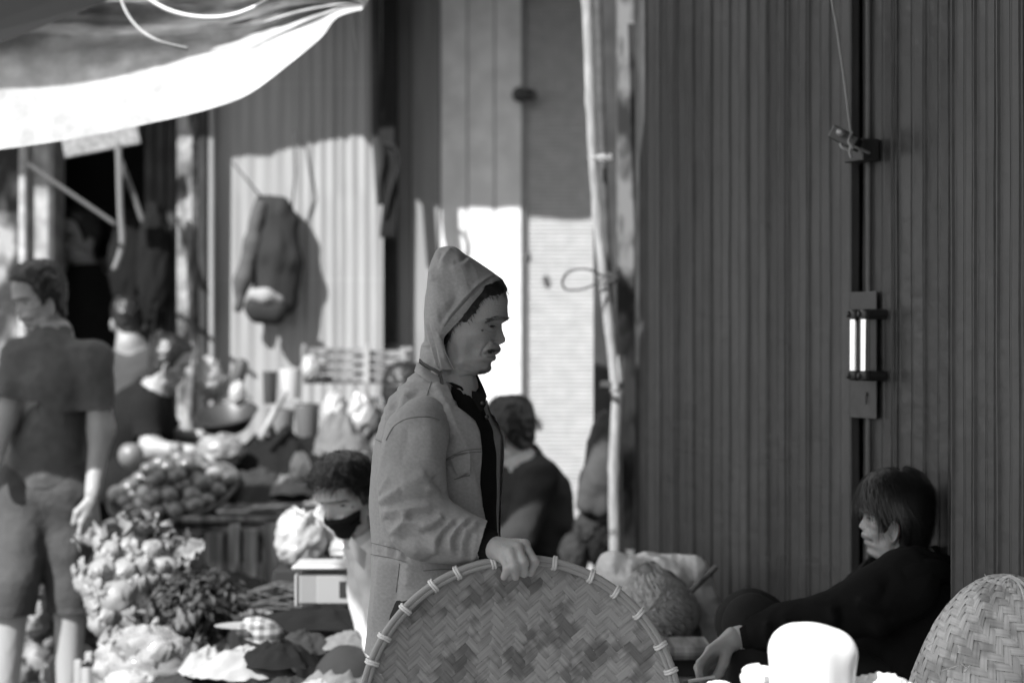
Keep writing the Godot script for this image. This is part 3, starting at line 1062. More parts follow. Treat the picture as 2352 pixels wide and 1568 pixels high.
# ears sit in the same mesh as the head
func ear(mb: MB, tr: Transform3D, side: float) -> void:
	var from := mb.v.size()
	var nu := 20
	var nv := 9
	for j in nv:
		var f := float(j) / (nv - 1)
		for i in nu:
			var a := TAU * i / nu
			var ox := cos(a) * (0.0165 + 0.003 * sin(a)) * f
			var oy := sin(a) * (0.031 - 0.004 * cos(a)) * f - 0.002 * f
			var rise := 0.006 + 0.010 * exp(-pow((f - 0.86) / 0.12, 2.0)) - 0.006 * exp(-pow((f - 0.45) / 0.25, 2.0)) - 0.016 * smoothstep(0.9, 1.0, f)
			rise *= 1.0 - 0.55 * smoothstep(0.2, 0.9, cos(a))
			var back := (-ox) * 0.5
			mb.p(tr * Vector3((1053.0 - 1085.0) * HS + ox, (745.0 - 768.0) * HS + oy + ox * 0.25, side * (0.068 + rise + back)))
	mb.knit(from, nu, nv, true)

# hair: the scalp raised; line gives where it ends (y by x), thick in mm
func hair_mesh(mb: MB, tr: Transform3D, line: Array, thick: float, dy: float, cols: int, seed_: int, y_end := 850.0, rough := 1.0, back := 0.0) -> void:
	var nz := FastNoiseLite.new()
	nz.seed = seed_
	nz.frequency = 0.035
	nz.fractal_octaves = 4
	var from := mb.v.size()
	var rows := 0
	var y := 617.0
	var on := PackedFloat32Array()
	while y <= y_end:
		var r := head_row(y)
		for i in cols:
			var a := TAU * i / cols - PI
			var q := head_at(r, y, a)
			var m: float = at_y(line, q.x) - y + 5.0 * nz.get_noise_2d(q.x * 3.0, q.z * 3.0 + 50.0)
			var k := smoothstep(-6.0, 16.0, m)
			var h := -3.0 + (thick + 3.0) * k + rough * thick * 0.5 * nz.get_noise_3d(q.x, q.y * 0.7, q.z) * k
			h *= 0.001 * (1.0 + back * maxf(0.0, -cos(a)))
			var top := 1.0 - smoothstep(617.0, 660.0, y)
			var dir := Vector3(cos(a) * (1.0 - 0.6 * top), top, sin(a) * (1.0 - 0.6 * top)).normalized()
			mb.p(tr * (Vector3((q.x - 1085.0) * HS, (745.0 - q.y) * HS, q.z * HS) + dir * h))
			on.append(m)
		rows += 1
		y += dy
	for j in rows - 1:
		for i in cols:
			var a := j * cols + i
			var b := j * cols + (i + 1) % cols
			if on[a] > -6.0 or on[b] > -6.0 or on[a + cols] > -6.0:
				mb.quad(from + a, from + b, from + b + cols, from + a + cols)

# thin blades of hair over the scalp
func strands(mb: MB, tr: Transform3D, line: Array, thick: float, count: int, len: float, seed_: int, sweep := Vector3(0.2, -0.7, 0.0), spread := 0.5) -> void:
	var r := RandomNumberGenerator.new()
	r.seed = seed_
	var made := 0
	var tries := 0
	while made < count and tries < count * 6:
		tries += 1
		var y := r.randf_range(620.0, 840.0)
		var a := r.randf_range(-PI, PI)
		var row := head_row(y)
		var q := head_at(row, y, a)
		if at_y(line, q.x) - y < -2.0:
			continue
		if q.x > 1022.0 and q.x < 1090.0 and y > 706.0 and len > 0.03:
			continue
		made += 1
		var top := 1.0 - smoothstep(617.0, 690.0, y)
		var n := Vector3(cos(a), top * 1.4, sin(a)).normalized()
		var p0 := Vector3((q.x - 1085.0) * HS, (745.0 - q.y) * HS, q.z * HS) + n * thick * 0.0007
		var dir := (sweep + Vector3(r.randf_range(-1, 1), r.randf_range(-1, 1), r.randf_range(-1, 1)) * spread + n * 0.25)
		dir = (dir - n * dir.dot(n) * 0.7).normalized()
		var side := dir.cross(n).normalized() * (0.0009 if len > 0.015 else 0.0005)
		var l := len * r.randf_range(0.6, 1.2)
		var p1 := p0 + dir * l * 0.5 + n * l * 0.15
		var p2 := p0 + dir * l + n * l * 0.10 + Vector3(0, -l * 0.15, 0)
		var k := mb.p(tr * (p0 - side))
		mb.p(tr * (p0 + side))
		mb.p(tr * (p1 - side * 0.8))
		mb.p(tr * (p1 + side * 0.8))
		mb.p(tr * p2)
		mb.quad(k, k + 1, k + 3, k + 2)
		mb.tri(k + 2, k + 3, k + 4)

func H(cx: float, cy: float) -> Vector2:
	return Vector2(941.7 + cx * 0.21967, 545.5 + cy * 0.21967)

func J(cx: float, cy: float) -> Vector2:
	return Vector2(826.9 + cx * 0.32945, 832.6 + cy * 0.32945)

func W2(q: Vector2, d: float) -> Vector3:
	return P(q.x, q.y, d)

# the height of a mesh's camera-side surface above a picture point
func drape(mb: MB, pts: Array, d: float, lift := 0.001) -> Array:
	var out := []
	for q in pts:
		var w := P(q.x, q.y, d)
		var best := 1e9
		var z := w.z
		for j in mb.v.size():
			var e := mb.v[j]
			var dx := e.x - w.x
			var dy := e.y - w.y
			if absf(dx) > 0.012 or absf(dy) > 0.012:
				continue
			var g := dx * dx + dy * dy - (e.z + d) * 0.0012
			if g < best:
				best = g
				z = e.z
		var dd := -z - lift
		out.append(P(q.x, q.y, dd))
	return out

# a strip of cloth between two edges with some thickness: rows of points
func strip(mb: MB, up: Array, low: Array, n: int, bulge := 0.004) -> void:
	var u := curve(up, n)
	var l := curve(low, n)
	var from := mb.v.size()
	for j in n + 1:
		for k in 6:
			var f := k / 5.0
			mb.p(u[j].lerp(l[j], f) + Vector3(0, 0, bulge * 4.0 * f * (1.0 - f)))
	mb.knit(from, 6, n + 1)

func hand_field(mb: MB, wrist: Vector3, knuckles: Array, fingers: Array, thumb: Array, cell := 0.003, scale := 1.0, rw := 0.021) -> void:
	var lo := wrist
	var hi := wrist
	for q in knuckles:
		lo = lo.min(q)
		hi = hi.max(q)
	for f in fingers + [thumb]:
		for q in f:
			lo = lo.min(q)
			hi = hi.max(q)
	var e := Vector3.ONE * 0.035
	var fd := Field.new(lo - e, hi + e, cell, 0.0028 * scale)
	for j in knuckles.size():
		fd.cone(wrist, knuckles[j], rw * scale, 0.0105 * scale)
		if j > 0:
			fd.cone(knuckles[j - 1].lerp(wrist, 0.25), knuckles[j].lerp(wrist, 0.25), 0.011 * scale, 0.011 * scale)
		var ch: Array = [knuckles[j]] + fingers[j]
		var rr := []
		for t in ch.size():
			rr.append((0.0091 - 0.0008 * t) * scale * (0.9 if j == 3 else 1.0))
		fd.chain(ch, rr)
	var tr := []
	for t in thumb.size():
		tr.append((0.0135 - 0.0016 * t) * scale)
	fd.chain(thumb, tr)
	fd.mesh(mb)

func hooded_man() -> void:
	M.skin = mat(0.38, 0.42, {"vc": true, "spec": 0.5, "nrm": "rough_n", "bump": 0.5, "scale": 14.0, "sss": 0.06})
	M.hair = mat(0.012, 0.42, {"spec": 0.5})
	M.jacket = mat(0.35, 0.9, {"scale": 14.0, "tex": "cloth", "nrm": "rough_n", "bump": 0.06, "rim": 0.25})
	M.jacket_seam = mat(0.17, 0.95)
	M.black_cloth = mat(0.012, 0.95, {"spec": 0.25, "nrm": "rough_n", "bump": 0.15, "scale": 12.0})
	M.dark_cloth = mat(0.035, 0.95, {"spec": 0.25, "nrm": "rough_n", "bump": 0.15, "scale": 12.0})
	var man := thing("person", "man in a grey jacket with its hood up, carrying a woven tray", "person")
	# --- skin: head and neck, trunk, legs, far arm and the gripping hand in one mesh
	var mb := MB.new()
	var ht := Transform3D(Basis(), P(1085, 745, 5.1))
	head_mesh(mb, ht, 1.2, 220)
	var fd := Field.new(Vector3(-0.42, 0.0, -5.45), Vector3(0.12, 1.4, -4.72), 0.016, 0.02)
	fd.chain([P(1040, 880, 5.1), P(1020, 960, 5.1), P(1010, 1150, 5.1), P(1010, 1330, 5.1)], [0.05, 0.07, 0.085, 0.085])
	fd.cone(P(1000, 985, 5.02), P(1000, 985, 5.18), 0.05, 0.05)
	fd.cone(P(1005, 1400, 5.02), P(1005, 1400, 5.18), 0.09, 0.09)
	for sd in [-1.0, 1.0]:
		var hip := P(1005, 1420, 5.1) + Vector3(0, 0, 0.085 * sd)
		var knee := Vector3(hip.x + 0.05 * sd, 0.44, hip.z)
		fd.chain([hip, knee, Vector3(knee.x - 0.02, 0.08, hip.z), Vector3(knee.x + 0.1, 0.04, hip.z)], [0.08, 0.055, 0.04, 0.035])
	fd.chain([P(995, 985, 5.0), P(970, 1010, 4.95), P(950, 1190, 4.87), P(1060, 1236, 4.85), P(1130, 1259, 4.84)], [0.04, 0.035, 0.035, 0.032, 0.024])
	fd.chain([P(985, 965, 5.27), P(960, 1200, 5.32), P(1040, 1350, 5.32)], [0.05, 0.042, 0.03])
	fd.mesh(mb)
	hand_field(mb, P(1134, 1258, 4.828), [P(1205, 1250, 4.797), P(1190, 1259, 4.777), P(1173, 1270, 4.767), P(1155, 1280, 4.772)],
		[[P(1228, 1289, 4.767), P(1219, 1316, 4.772)], [P(1203, 1290, 4.747), P(1204, 1318, 4.762)], [P(1182, 1299, 4.742), P(1184, 1325, 4.757)], [P(1166, 1306, 4.747), P(1157, 1325, 4.757)]],
		[P(1150, 1266, 4.848), P(1190, 1278, 4.873), P(1222, 1296, 4.873)])
	obj("body", mb.done(), M.skin, man)
	# --- hair under the hood's edge
	var hb := MB.new()
	var line := [[960, 830], [1000, 828], [1035, 780], [1048, 742], [1062, 742], [1070, 745], [1080, 734], [1088, 718], [1098, 702], [1112, 690], [1125, 684], [1150, 680], [1170, 670]]
	hair_mesh(hb, ht, line, 5.0, 2.0, 140, 5, 850.0, 1.2)
	strands(hb, ht, line, 5.0, 3600, 0.010, 9, Vector3(0.35, -0.6, 0.0), 0.25)
	# whiskers: moustache, goatee, brow
	var r := RandomNumberGenerator.new()
	r.seed = 31
	for w in [[[1122, 807], [1136, 802], [1151, 799], 420, Vector3(0.1, -1.2, 0.05)], [[1100, 857], [1116, 855], [1129, 840], 230, Vector3(0.35, -0.9, 0.0)], [[1116, 737], [1140, 730], [1171, 733], 420, Vector3(0.8, 0.1, 0.2)], [[1122, 749], [1132, 751], [1142, 750], 60, Vector3(0.5, -0.7, 0.3)]]:
		for j in int(w[3]):
			var t := r.randf()
			var a: Array = w[0] if t < 0.5 else w[1]
			var b: Array = w[1] if t < 0.5 else w[2]
			var f := fmod(t * 2.0, 1.0)
			var x: float = lerpf(a[0], b[0], f) + r.randf_range(-4, 4)
			var y: float = lerpf(a[1], b[1], f) + r.randf_range(-4, 4)
			var row := head_row(y)
			if x > row[1] + 1.0:
				x = row[1] - r.randf_range(0, 3)
			# angle whose skin point has this x
			var ca := clampf((x - row[4]) / (row[1] - row[4]), 0.0, 1.0)
			var an := acos(clampf(pow(ca, 1.0 / 0.9), 0, 1)) * (1.0 if r.randf() < 0.7 else -1.0)
			var q := head_at(row, y, an)
			var p0 := Vector3((q.x - 1085.0) * HS, (745.0 - q.y) * HS, q.z * HS)
			var n := Vector3(cos(an), 0, sin(an))
			var dir: Vector3 = (w[4] + Vector3(r.randf_range(-0.4, 0.4), r.randf_range(-0.4, 0.4), r.randf_range(-0.4, 0.4)) + n * 0.3).normalized()
			var s := dir.cross(n).normalized() * 0.00035
			var k := hb.p(ht * (p0 - s))
			hb.p(ht * (p0 + s))
			hb.p(ht * (p0 + dir * r.randf_range(0.003, 0.006)))
			hb.tri(k, k + 1, k + 2)
	obj("hair", hb.done(), M.hair, man)
	eyes(man, ht)
	hood(man)
	jacket(man)

func hood(man: Node3D) -> void:
	var fc := []
	for q in [[462, 1374], [430, 1320], [395, 1250], [358, 1160], [350, 1110], [372, 1040], [440, 960], [560, 830], [650, 705], [720, 622], [800, 535], [880, 478], [958, 447]]:
		fc.append(H(q[0], q[1]))
	var bc := []
	for q in [[98, 1275], [104, 1190], [120, 1120], [150, 1060], [148, 900], [145, 790], [155, 640], [173, 530], [188, 380], [213, 270], [245, 190], [278, 128], [350, 95], [440, 90], [500, 114], [585, 180], [650, 215], [770, 295], [850, 350], [905, 395], [958, 447]]:
		bc.append(H(q[0], q[1]))
	var nv := 150
	var nu := 70
	var fcv := curve(fc, nv)
	var bcv := curve(bc, nv)
	var zt := [[0.0, 0.080], [0.12, 0.084], [0.3, 0.091], [0.5, 0.09], [0.68, 0.082], [0.8, 0.07], [0.9, 0.052], [0.96, 0.034], [1.0, 0.004]]
	var mb := MB.new()
	var nz := FastNoiseLite.new()
	nz.seed = 8
	nz.frequency = 6.0
	nz.fractal_octaves = 3
	for sd in [1.0, -1.0]:
		var from := mb.v.size()
		for j in nv + 1:
			var v := float(j) / nv
			for i in nu + 1:
				var t := float(i) / nu
				var u := 1.0 - pow(1.0 - t, 1.6)
				var q: Vector2 = fcv[j].lerp(bcv[j], u)
				if v < 0.12:
					q.y += 7.0 * sin(PI * u) * (1.0 - v / 0.12)
				var z := at_y(zt, v) * pow(maxf(1.0 - pow(u, 2.4), 0.0), 0.55)
				# the brim turns in a little
				z -= 0.010 * exp(-u * 14.0) * (1.0 - v)
				var w := P(q.x, q.y, 5.1)
				z += 0.006 * nz.get_noise_3d(w.x * 1.6, w.y * 0.7, sd) * (1.0 - pow(u, 6.0))
				mb.p(Vector3(w.x, w.y, w.z + sd * z))
		if sd > 0:
			mb.knit(from, nu + 1, nv + 1)
		else:
			for j in nv:
				for i in nu:
					var a := from + j * (nu + 1) + i
					mb.quad(a, a + nu + 1, a + nu + 2, a + 1)
	# which way do the sheet's normals run
	var up := mb.normals()
	var sgn := signf(up[40 * (nu + 1) + 30].z)
	if sgn < 0:
		for t in range(0, mb.ix.size(), 3):
			var e := mb.ix[t]
			mb.ix[t] = mb.ix[t + 1]
			mb.ix[t + 1] = e
	var L := func(pts: Array, w: float, h: float) -> Array:
		var o := []
		for q in pts:
			o.append(W2(H(q[0], q[1]), 5.03))
		return [o, w * 0.001, h * 0.0014]
	fold(mb, [
		L.call([[165, 840], [200, 980], [245, 1180], [292, 1385]], 5.0, 4.5),
		L.call([[200, 900], [240, 1040], [275, 1200], [310, 1380]], 4.0, -3.5),
		L.call([[225, 900], [270, 1040], [310, 1180], [340, 1380]], 4.5, 4.0),
		L.call([[160, 1075], [205, 1180], [262, 1330]], 4.0, -4.0),
		L.call([[155, 1120], [170, 1160]], 8.0, -6.0),
		L.call([[300, 1000], [335, 1130], [370, 1300]], 5.0, 3.5),
		L.call([[430, 105], [370, 180], [320, 270]], 7.0, 4.0),
		L.call([[330, 130], [290, 230], [240, 330]], 8.0, -3.0),
		L.call([[195, 340], [230, 400], [250, 460]], 7.0, 4.0),
		L.call([[590, 195], [540, 240], [450, 260]], 6.0, -3.0),
		L.call([[620, 215], [560, 290], [420, 330]], 9.0, 3.0),
		L.call([[840, 400], [700, 500], [560, 640], [440, 790], [330, 950]], 4.0, 3.5),
		L.call([[890, 400], [800, 445], [690, 540], [560, 690], [430, 830], [355, 930]], 2.2, -2.2),
		L.call([[640, 520], [480, 650], [300, 720]], 14.0, 4.0),
		L.call([[520, 560], [420, 760], [310, 880]], 12.0, -4.0)], 0.0)
	var hn := obj("hood", mb.done(), M.jacket, man)
	# seam stitching along the brim and the torn white basting at the neck
	var st := MB.new()
	var brim := []
	for q in [[905, 392], [850, 405], [800, 440], [690, 535], [560, 690], [430, 830], [358, 930]]:
		brim.append(H(q[0], q[1]))
	st.tube(drape(mb, curve(brim, 30), 5.02, 0.0006), 0.0007, 5)
	obj("brim_seam", st.done(), M.jacket_seam, hn)
	var ws := MB.new()
	for j in 11:
		var a := H(355 + 9.5 * j, 1165 + 20 * j)
		var b := H(360 + 9.5 * j, 1176 + 20 * j)
		ws.tube([P(a.x, a.y, 5.012), P(b.x, b.y, 5.012)], 0.0006, 4)
	obj("basting_stitch", ws.done(), mat(0.7, 0.9), hn)
	# zipper between hood and collar
	var zp := MB.new()
	for k in 4:
		var pts := []
		for q in [[100, 1276], [130, 1308], [190, 1345], [250, 1375], [290, 1400], [310, 1420]]:
			var e := H(q[0], q[1] + (k - 1) * 7 * (0.4 + q[0] / 320.0))
			pts.append(P(e.x, e.y, 5.035 - 0.03 * sin((q[0] - 100) / 210.0 * 1.4) - (0.004 if k % 2 == 0 else 0.0)))
		zp.tube(curve(pts, 20), 0.0018, 5)
	var ze := H(318, 1425)
	zp.cbox(Transform3D(Basis().rotated(Vector3(0, 0, 1), -0.5), P(ze.x, ze.y, 4.995)), Vector3(0.006, 0.014, 0.004), 0.001)
	zp.cbox(Transform3D(Basis().rotated(Vector3(0, 0, 1), 0.2), P(ze.x + 2, ze.y + 14, 4.995)), Vector3(0.007, 0.018, 0.002), 0.0008)
	obj("zipper", zp.done(), mat(0.06, 0.4, {"metal": 0.5}), hn)

func jacket(man: Node3D) -> void:
	# trunk of the jacket
	var rows := [[1502, 836, 1166, 0.18], [1440, 842, 1164, 0.18], [1349, 850, 1162, 0.185], [1290, 852, 1160, 0.175], [1252, 853, 1156, 0.162], [1228, 851, 1153, 0.162], [1162, 849, 1152, 0.165], [1106, 852, 1156, 0.168], [1043, 857, 1160, 0.17], [1007, 864, 1157, 0.175], [975, 872, 1148, 0.182], [945, 882, 1128, 0.178], [915, 893, 1108, 0.155], [890, 912, 1092, 0.12], [868, 934, 1082, 0.085], [850, 953, 1076, 0.07]]
	var tab := []
	for q in rows:
		var b := P(q[1], q[0], 5.1)
		tab.append([b.y, b.x, P(q[2], q[0], 5.1).x, q[3]])
	var fd := Field.new(Vector3(-0.36, 0.70, -5.44), Vector3(0.03, 1.36, -4.82), 0.0065, 0.008)
	fd.loft(Transform3D(Basis(), Vector3(0, 0, 5.1)), tab, 0.45)
	fd.chain([P(985, 962, 5.25), P(958, 1060, 5.31), P(958, 1200, 5.33), P(1030, 1340, 5.33)], [0.07, 0.065, 0.062, 0.05])
	var mb := MB.new()
	fd.mesh(mb)
	clip(mb, P(1000, 1494, 5.1), Vector3(0, 1, 0))
	clip(mb, P(1000, 862, 5.1), Vector3(-0.28, -1, 0))
	# open front: the near edge follows the zip, the far edge lies past the middle
	var edge := []
	for q in [[600, 130], [640, 230], [672, 300], [740, 352], [800, 405], [830, 480], [848, 620], [845, 700], [832, 850], [845, 1000], [866, 1090], [880, 1300], [900, 2000]]:
		var e := J(q[0], q[1])
		edge.append([e.y, e.x])
	var keep := PackedInt32Array()
	var side := PackedFloat32Array()
	side.resize(mb.v.size())
	for j in mb.v.size():
		var w := mb.v[j]
		var zz := w.z + 5.1
		var d := -w.z
		var px := w.x / d * F + 1176.0
		var py := 784.0 - (w.y - EYE) / d * F
		var xe := at_y(edge, py)
		side[j] = (xe - px) if zz > -0.035 else 1.0
	for t in range(0, mb.ix.size(), 3):
		var a := mb.ix[t]
		var b := mb.ix[t + 1]
		var d := mb.ix[t + 2]
		if side[a] > 0 or side[b] > 0 or side[d] > 0:
			keep.append(a)
			keep.append(b)
			keep.append(d)
	for j in mb.v.size():
		if side[j] < 0 and side[j] > -14.0:
			mb.v[j].x += side[j] / F * -mb.v[j].z
	mb.ix = keep
	var LJ := func(pts: Array, w: float, h: float) -> Array:
		var o := []
		for q in pts:
			o.append(W2(J(q[0], q[1]), 4.95))
		return [o, w * 0.001, h * 0.0014]
	var torso_folds := [
		LJ.call([[205, 240], [195, 380], [172, 545], [150, 760]], 9.0, 6.0),
		LJ.call([[250, 250], [225, 400], [190, 540]], 8.0, -7.0),
		LJ.call([[330, 200], [280, 330], [225, 450]], 10.0, 6.0),
		LJ.call([[420, 180], [360, 230], [300, 300]], 9.0, -4.0),
		LJ.call([[470, 260], [400, 300], [300, 380]], 8.0, 4.0),
		LJ.call([[510, 130], [560, 220], [640, 340]], 9.0, 4.0),
		LJ.call([[600, 300], [660, 420], [730, 560], [750, 660], [800, 860], [850, 1080]], 7.0, 4.0),
		LJ.call([[570, 330], [600, 420], [655, 600]], 10.0, -6.0),
		LJ.call([[640, 460], [660, 560], [655, 650]], 8.0, 4.0),
		LJ.call([[700, 650], [720, 760], [770, 800]], 6.0, -3.0),
		LJ.call([[620, 690], [640, 760], [660, 810]], 7.0, 4.0),
		LJ.call([[170, 1260], [200, 1300], [195, 1345]], 4.0, 4.0), LJ.call([[215, 1275], [240, 1320], [235, 1360]], 4.0, -4.0),
		LJ.call([[265, 1290], [280, 1330], [270, 1370]], 4.0, 4.0), LJ.call([[310, 1300], [325, 1345], [310, 1385]], 4.0, -4.0),
		LJ.call([[120, 1250], [130, 1300], [120, 1345]], 4.0, 3.0), LJ.call([[75, 1258], [200, 1285], [360, 1330], [440, 1370]], 4.0, -3.0),
		LJ.call([[75, 1335], [200, 1358], [330, 1390]], 4.0, -3.0),
		LJ.call([[150, 1360], [140, 1550], [90, 1900]], 16.0, 7.0), LJ.call([[260, 1390], [250, 1560], [200, 1900]], 14.0, -6.0), LJ.call([[340, 1390], [330, 1560]], 14.0, 5.0)]
	fold(mb, torso_folds, 0.0)
	ruffle(mb, 0.004, 5.0, 4, Vector3(1.6, 0.7, 1.0))
	var jn := obj("jacket_trunk", mb.done(), M.jacket, man)
	# sleeve
	var fs := Field.new(P(840, 1330, 4.9) - Vector3(0, 0, 0.14), P(1140, 900, 4.9) + Vector3(0, 0, 0.2), 0.0042, 0.006)
	fs.chain([P(975, 968, 4.955), P(957, 1000, 4.925), P(947, 1050, 4.905), P(946, 1112, 4.89), P(953, 1178, 4.875), P(985, 1215, 4.865), P(1022, 1225, 4.86), P(1060, 1233, 4.85), P(1125, 1246, 4.84)], [0.052, 0.0635, 0.063, 0.066, 0.067, 0.064, 0.058, 0.048, 0.038])
	var sl := MB.new()
	fs.mesh(sl)
	clip(sl, P(1105, 1240, 4.84), Vector3(-0.955, 0.296, 0.0))
	fold(sl, [
		LJ.call([[145, 965], [225, 905], [310, 850]], 7.0, 6.0), LJ.call([[150, 900], [190, 840], [220, 780]], 7.0, 4.0),
		LJ.call([[165, 985], [300, 940], [470, 905], [590, 905]], 9.0, -8.0),
		LJ.call([[175, 1015], [280, 992], [400, 972], [560, 968]], 8.0, 7.0),
		LJ.call([[340, 1000], [325, 1070], [235, 1165]], 8.0, 7.0), LJ.call([[350, 1040], [440, 1030], [560, 1000]], 7.0, -8.0),
		LJ.call([[330, 1085], [430, 1065], [580, 1010]], 7.0, 5.0), LJ.call([[260, 1110], [220, 1080], [190, 1050]], 9.0, -5.0),
		LJ.call([[600, 1035], [530, 1085], [440, 1120]], 7.0, 7.0), LJ.call([[430, 1150], [530, 1125], [620, 1065]], 7.0, -8.0),
		LJ.call([[690, 1045], [600, 1110], [545, 1190], [530, 1300]], 7.0, 8.0), LJ.call([[560, 1240], [585, 1170], [650, 1100], [700, 1060]], 7.0, -9.0),
		LJ.call([[770, 1055], [690, 1110], [640, 1180], [655, 1290]], 7.0, 8.0), LJ.call([[690, 1300], [680, 1200], [720, 1120], [790, 1070]], 6.0, -8.0),
		LJ.call([[830, 1080], [750, 1120], [715, 1200], [720, 1300]], 7.0, 6.0), LJ.call([[860, 1105], [790, 1150], [765, 1250], [770, 1350]], 7.0, -4.0),
		LJ.call([[450, 1390], [520, 1330], [560, 1290]], 10.0, -5.0), LJ.call([[240, 1180], [330, 1230], [440, 1290]], 14.0, 6.0), LJ.call([[300, 1190], [400, 1180], [470, 1230]], 10.0, -6.0),
		LJ.call([[530, 770], [560, 810], [600, 880]], 9.0, -8.0), LJ.call([[480, 740], [400, 800], [300, 830]], 14.0, 5.0), LJ.call([[470, 850], [540, 860], [590, 870]], 8.0, 5.0),
		LJ.call([[230, 440], [200, 560], [165, 720], [145, 850]], 9.0, 4.0), LJ.call([[480, 420], [500, 560], [480, 700]], 18.0, 5.0), LJ.call([[350, 430], [330, 560], [300, 700]], 18.0, -4.0),
		LJ.call([[820, 1150], [800, 1250], [790, 1350]], 3.0, 3.0)], 0.0)
	ruffle(sl, 0.0035, 7.0, 9, Vector3(1.4, 0.8, 1.0))
	obj("sleeve", sl.done(), M.jacket, man)
	# knitted cuff below the sleeve
	var cf := MB.new()
	cf.tube([P(1088, 1240, 4.84), P(1104, 1246, 4.84), P(1122, 1254, 4.84), P(1132, 1258, 4.84)], [0.03, 0.032, 0.0325, 0.0315], 22, false)
	obj("knit_cuff", cf.done(), M.black_cloth, man)
	# seams, draped on the cloth
	for pts in [[[500, 130], [475, 200], [450, 290], [435, 372]], [[105, 530], [130, 545], [172, 560]], [[590, 680], [660, 640], [730, 612], [845, 600]], [[655, 650], [725, 630], [847, 622]], [[730, 640], [725, 700], [728, 765]], [[655, 815], [700, 800], [765, 785]], [[600, 680], [625, 670], [655, 660]], [[75, 1255], [200, 1285], [350, 1325]], [[75, 1335], [200, 1358], [320, 1388]], [[275, 1400], [265, 1480], [250, 1600]], [[440, 1450], [560, 1440], [700, 1440]]]:
		var o := []
		for q in pts:
			o.append(J(q[0], q[1]))
		var sm := MB.new()
		sm.tube(drape(mb, curve(o, 12), 4.95, 0.0008), 0.0008, 5)
		obj("seam", sm.done(), M.jacket_seam, jn)
	for pts in [[[180, 540], [230, 450], [300, 400], [370, 382], [435, 376], [500, 380], [555, 402]]]:
		var o := []
		for q in pts:
			o.append(J(q[0], q[1]))
		var sm := MB.new()
		sm.tube(drape(sl, curve(o, 24), 4.9, 0.0008), 0.0008, 5)
		obj("seam", sm.done(), M.jacket_seam, jn)
	# breast pocket flap
	var pk := MB.new()
	var pu := []
	var pd := []
	for q in [[630, 672], [680, 655], [728, 640], [768, 632]]:
		pu.append(J(q[0], q[1]))
	for q in [[648, 720], [690, 788], [735, 770], [768, 770]]:
		pd.append(J(q[0], q[1]))
	strip(pk, drape(mb, pu, 4.95, 0.004), drape(mb, pd, 4.95, 0.009), 10, 0.003)
	obj("pocket_flap", pk.done(), M.jacket, jn)
	# collar, both wings
	for sd in [1.0, -1.0]:
		var cl := MB.new()
		var uu := []
		var ll := []
		for q in [[405, -8, 0.045], [450, 25, 0.072], [520, 70, 0.082], [590, 110, 0.08], [650, 160, 0.07], [690, 215, 0.062], [740, 345, 0.055]]:
			var e := J(q[0], q[1])
			uu.append(P(e.x, e.y, 5.1) + Vector3(0, 0, sd * q[2]))
		for q in [[385, 58, 0.06], [430, 85, 0.09], [490, 125, 0.1], [560, 140, 0.098], [620, 200, 0.09], [650, 285, 0.08], [738, 352, 0.062]]:
			var e := J(q[0], q[1])
			ll.append(P(e.x, e.y, 5.1) + Vector3(0, 0, sd * q[2]))
		strip(cl, uu, ll, 24, 0.005 * sd)
		obj("collar", cl.done(), M.jacket, jn)
	# far front panel folding outwards, near zip tape
	var lapel := MB.new()
	var lu := []
	var ll2 := []
	for q in [[885, 255], [925, 378], [1003, 498], [1008, 545], [997, 700], [988, 950], [975, 1110], [978, 1190], [985, 1300]]:
		var e := J(q[0], q[1])
		lu.append(P(e.x, e.y, 5.16))
	for q in [[860, 300], [890, 420], [900, 480], [915, 560], [925, 700], [935, 950], [945, 1110], [950, 1190], [960, 1300]]:
		var e := J(q[0], q[1])
		ll2.append(P(e.x, e.y, 5.09))
	strip(lapel, lu, ll2, 30, 0.006)
	obj("lapel", lapel.done(), M.jacket, jn)
	var zt := MB.new()
	var zpts := []
	for q in [[665, 292], [740, 354], [800, 408], [828, 480], [846, 620], [843, 700], [830, 850], [843, 1000], [862, 1090]]:
		zpts.append(J(q[0] + 3, q[1]))
	var zd := []
	for q in curve(zpts, 60):
		zd.append(P(q.x, q.y, 5.035))
	zt.tube(zd, 0.0022, 6)
	obj("zip_edge", zt.done(), M.jacket_seam, jn)
	var teeth := MB.new()
	for j in range(1, 24):
		teeth.cbox(Transform3D(Basis(), zd[j] + Vector3(0.002, 0, 0.002)), Vector3(0.003, 0.0022, 0.002), 0.0005)
	tag(obj("zip_teeth", teeth.done(true), mat(0.5, 0.35, {"metal": 0.8}), jn), "", "", "", "stuff")
	# black shirt
	var fs2 := Field.new(Vector3(-0.3, 0.62, -5.33), Vector3(0.03, 1.34, -4.87), 0.009, 0.008)
	var tab2 := []
	for q in [[1560, 880, 1145, 0.14], [1349, 885, 1144, 0.14], [1228, 885, 1142, 0.132], [1162, 885, 1141, 0.134], [1043, 890, 1141, 0.136], [990, 900, 1133, 0.136], [945, 915, 1116, 0.12], [915, 950, 1102, 0.09], [893, 985, 1090, 0.066], [872, 992, 1086, 0.058]]:
		var b := P(q[1], q[0], 5.1)
		tab2.append([b.y, b.x, P(q[2], q[0], 5.1).x, q[3]])
	fs2.loft(Transform3D(Basis(), Vector3(0, 0, 5.1)), tab2, 0.45)
	var sh := MB.new()
	fs2.mesh(sh)
	clip(sh, P(1075, 893, 5.1), Vector3(-0.5, -1, 0))
	ruffle(sh, 0.004, 6.0, 3)
	var sn2 := obj("shirt", sh.done(), M.black_cloth, man)
	var sc := MB.new()
	strip(sc, [P(1000, 868, 5.03), P(1040, 888, 5.025), P(1078, 905, 5.06)], [P(1010, 895, 5.02), P(1050, 925, 5.015), P(1092, 942, 5.05)], 12, 0.004)
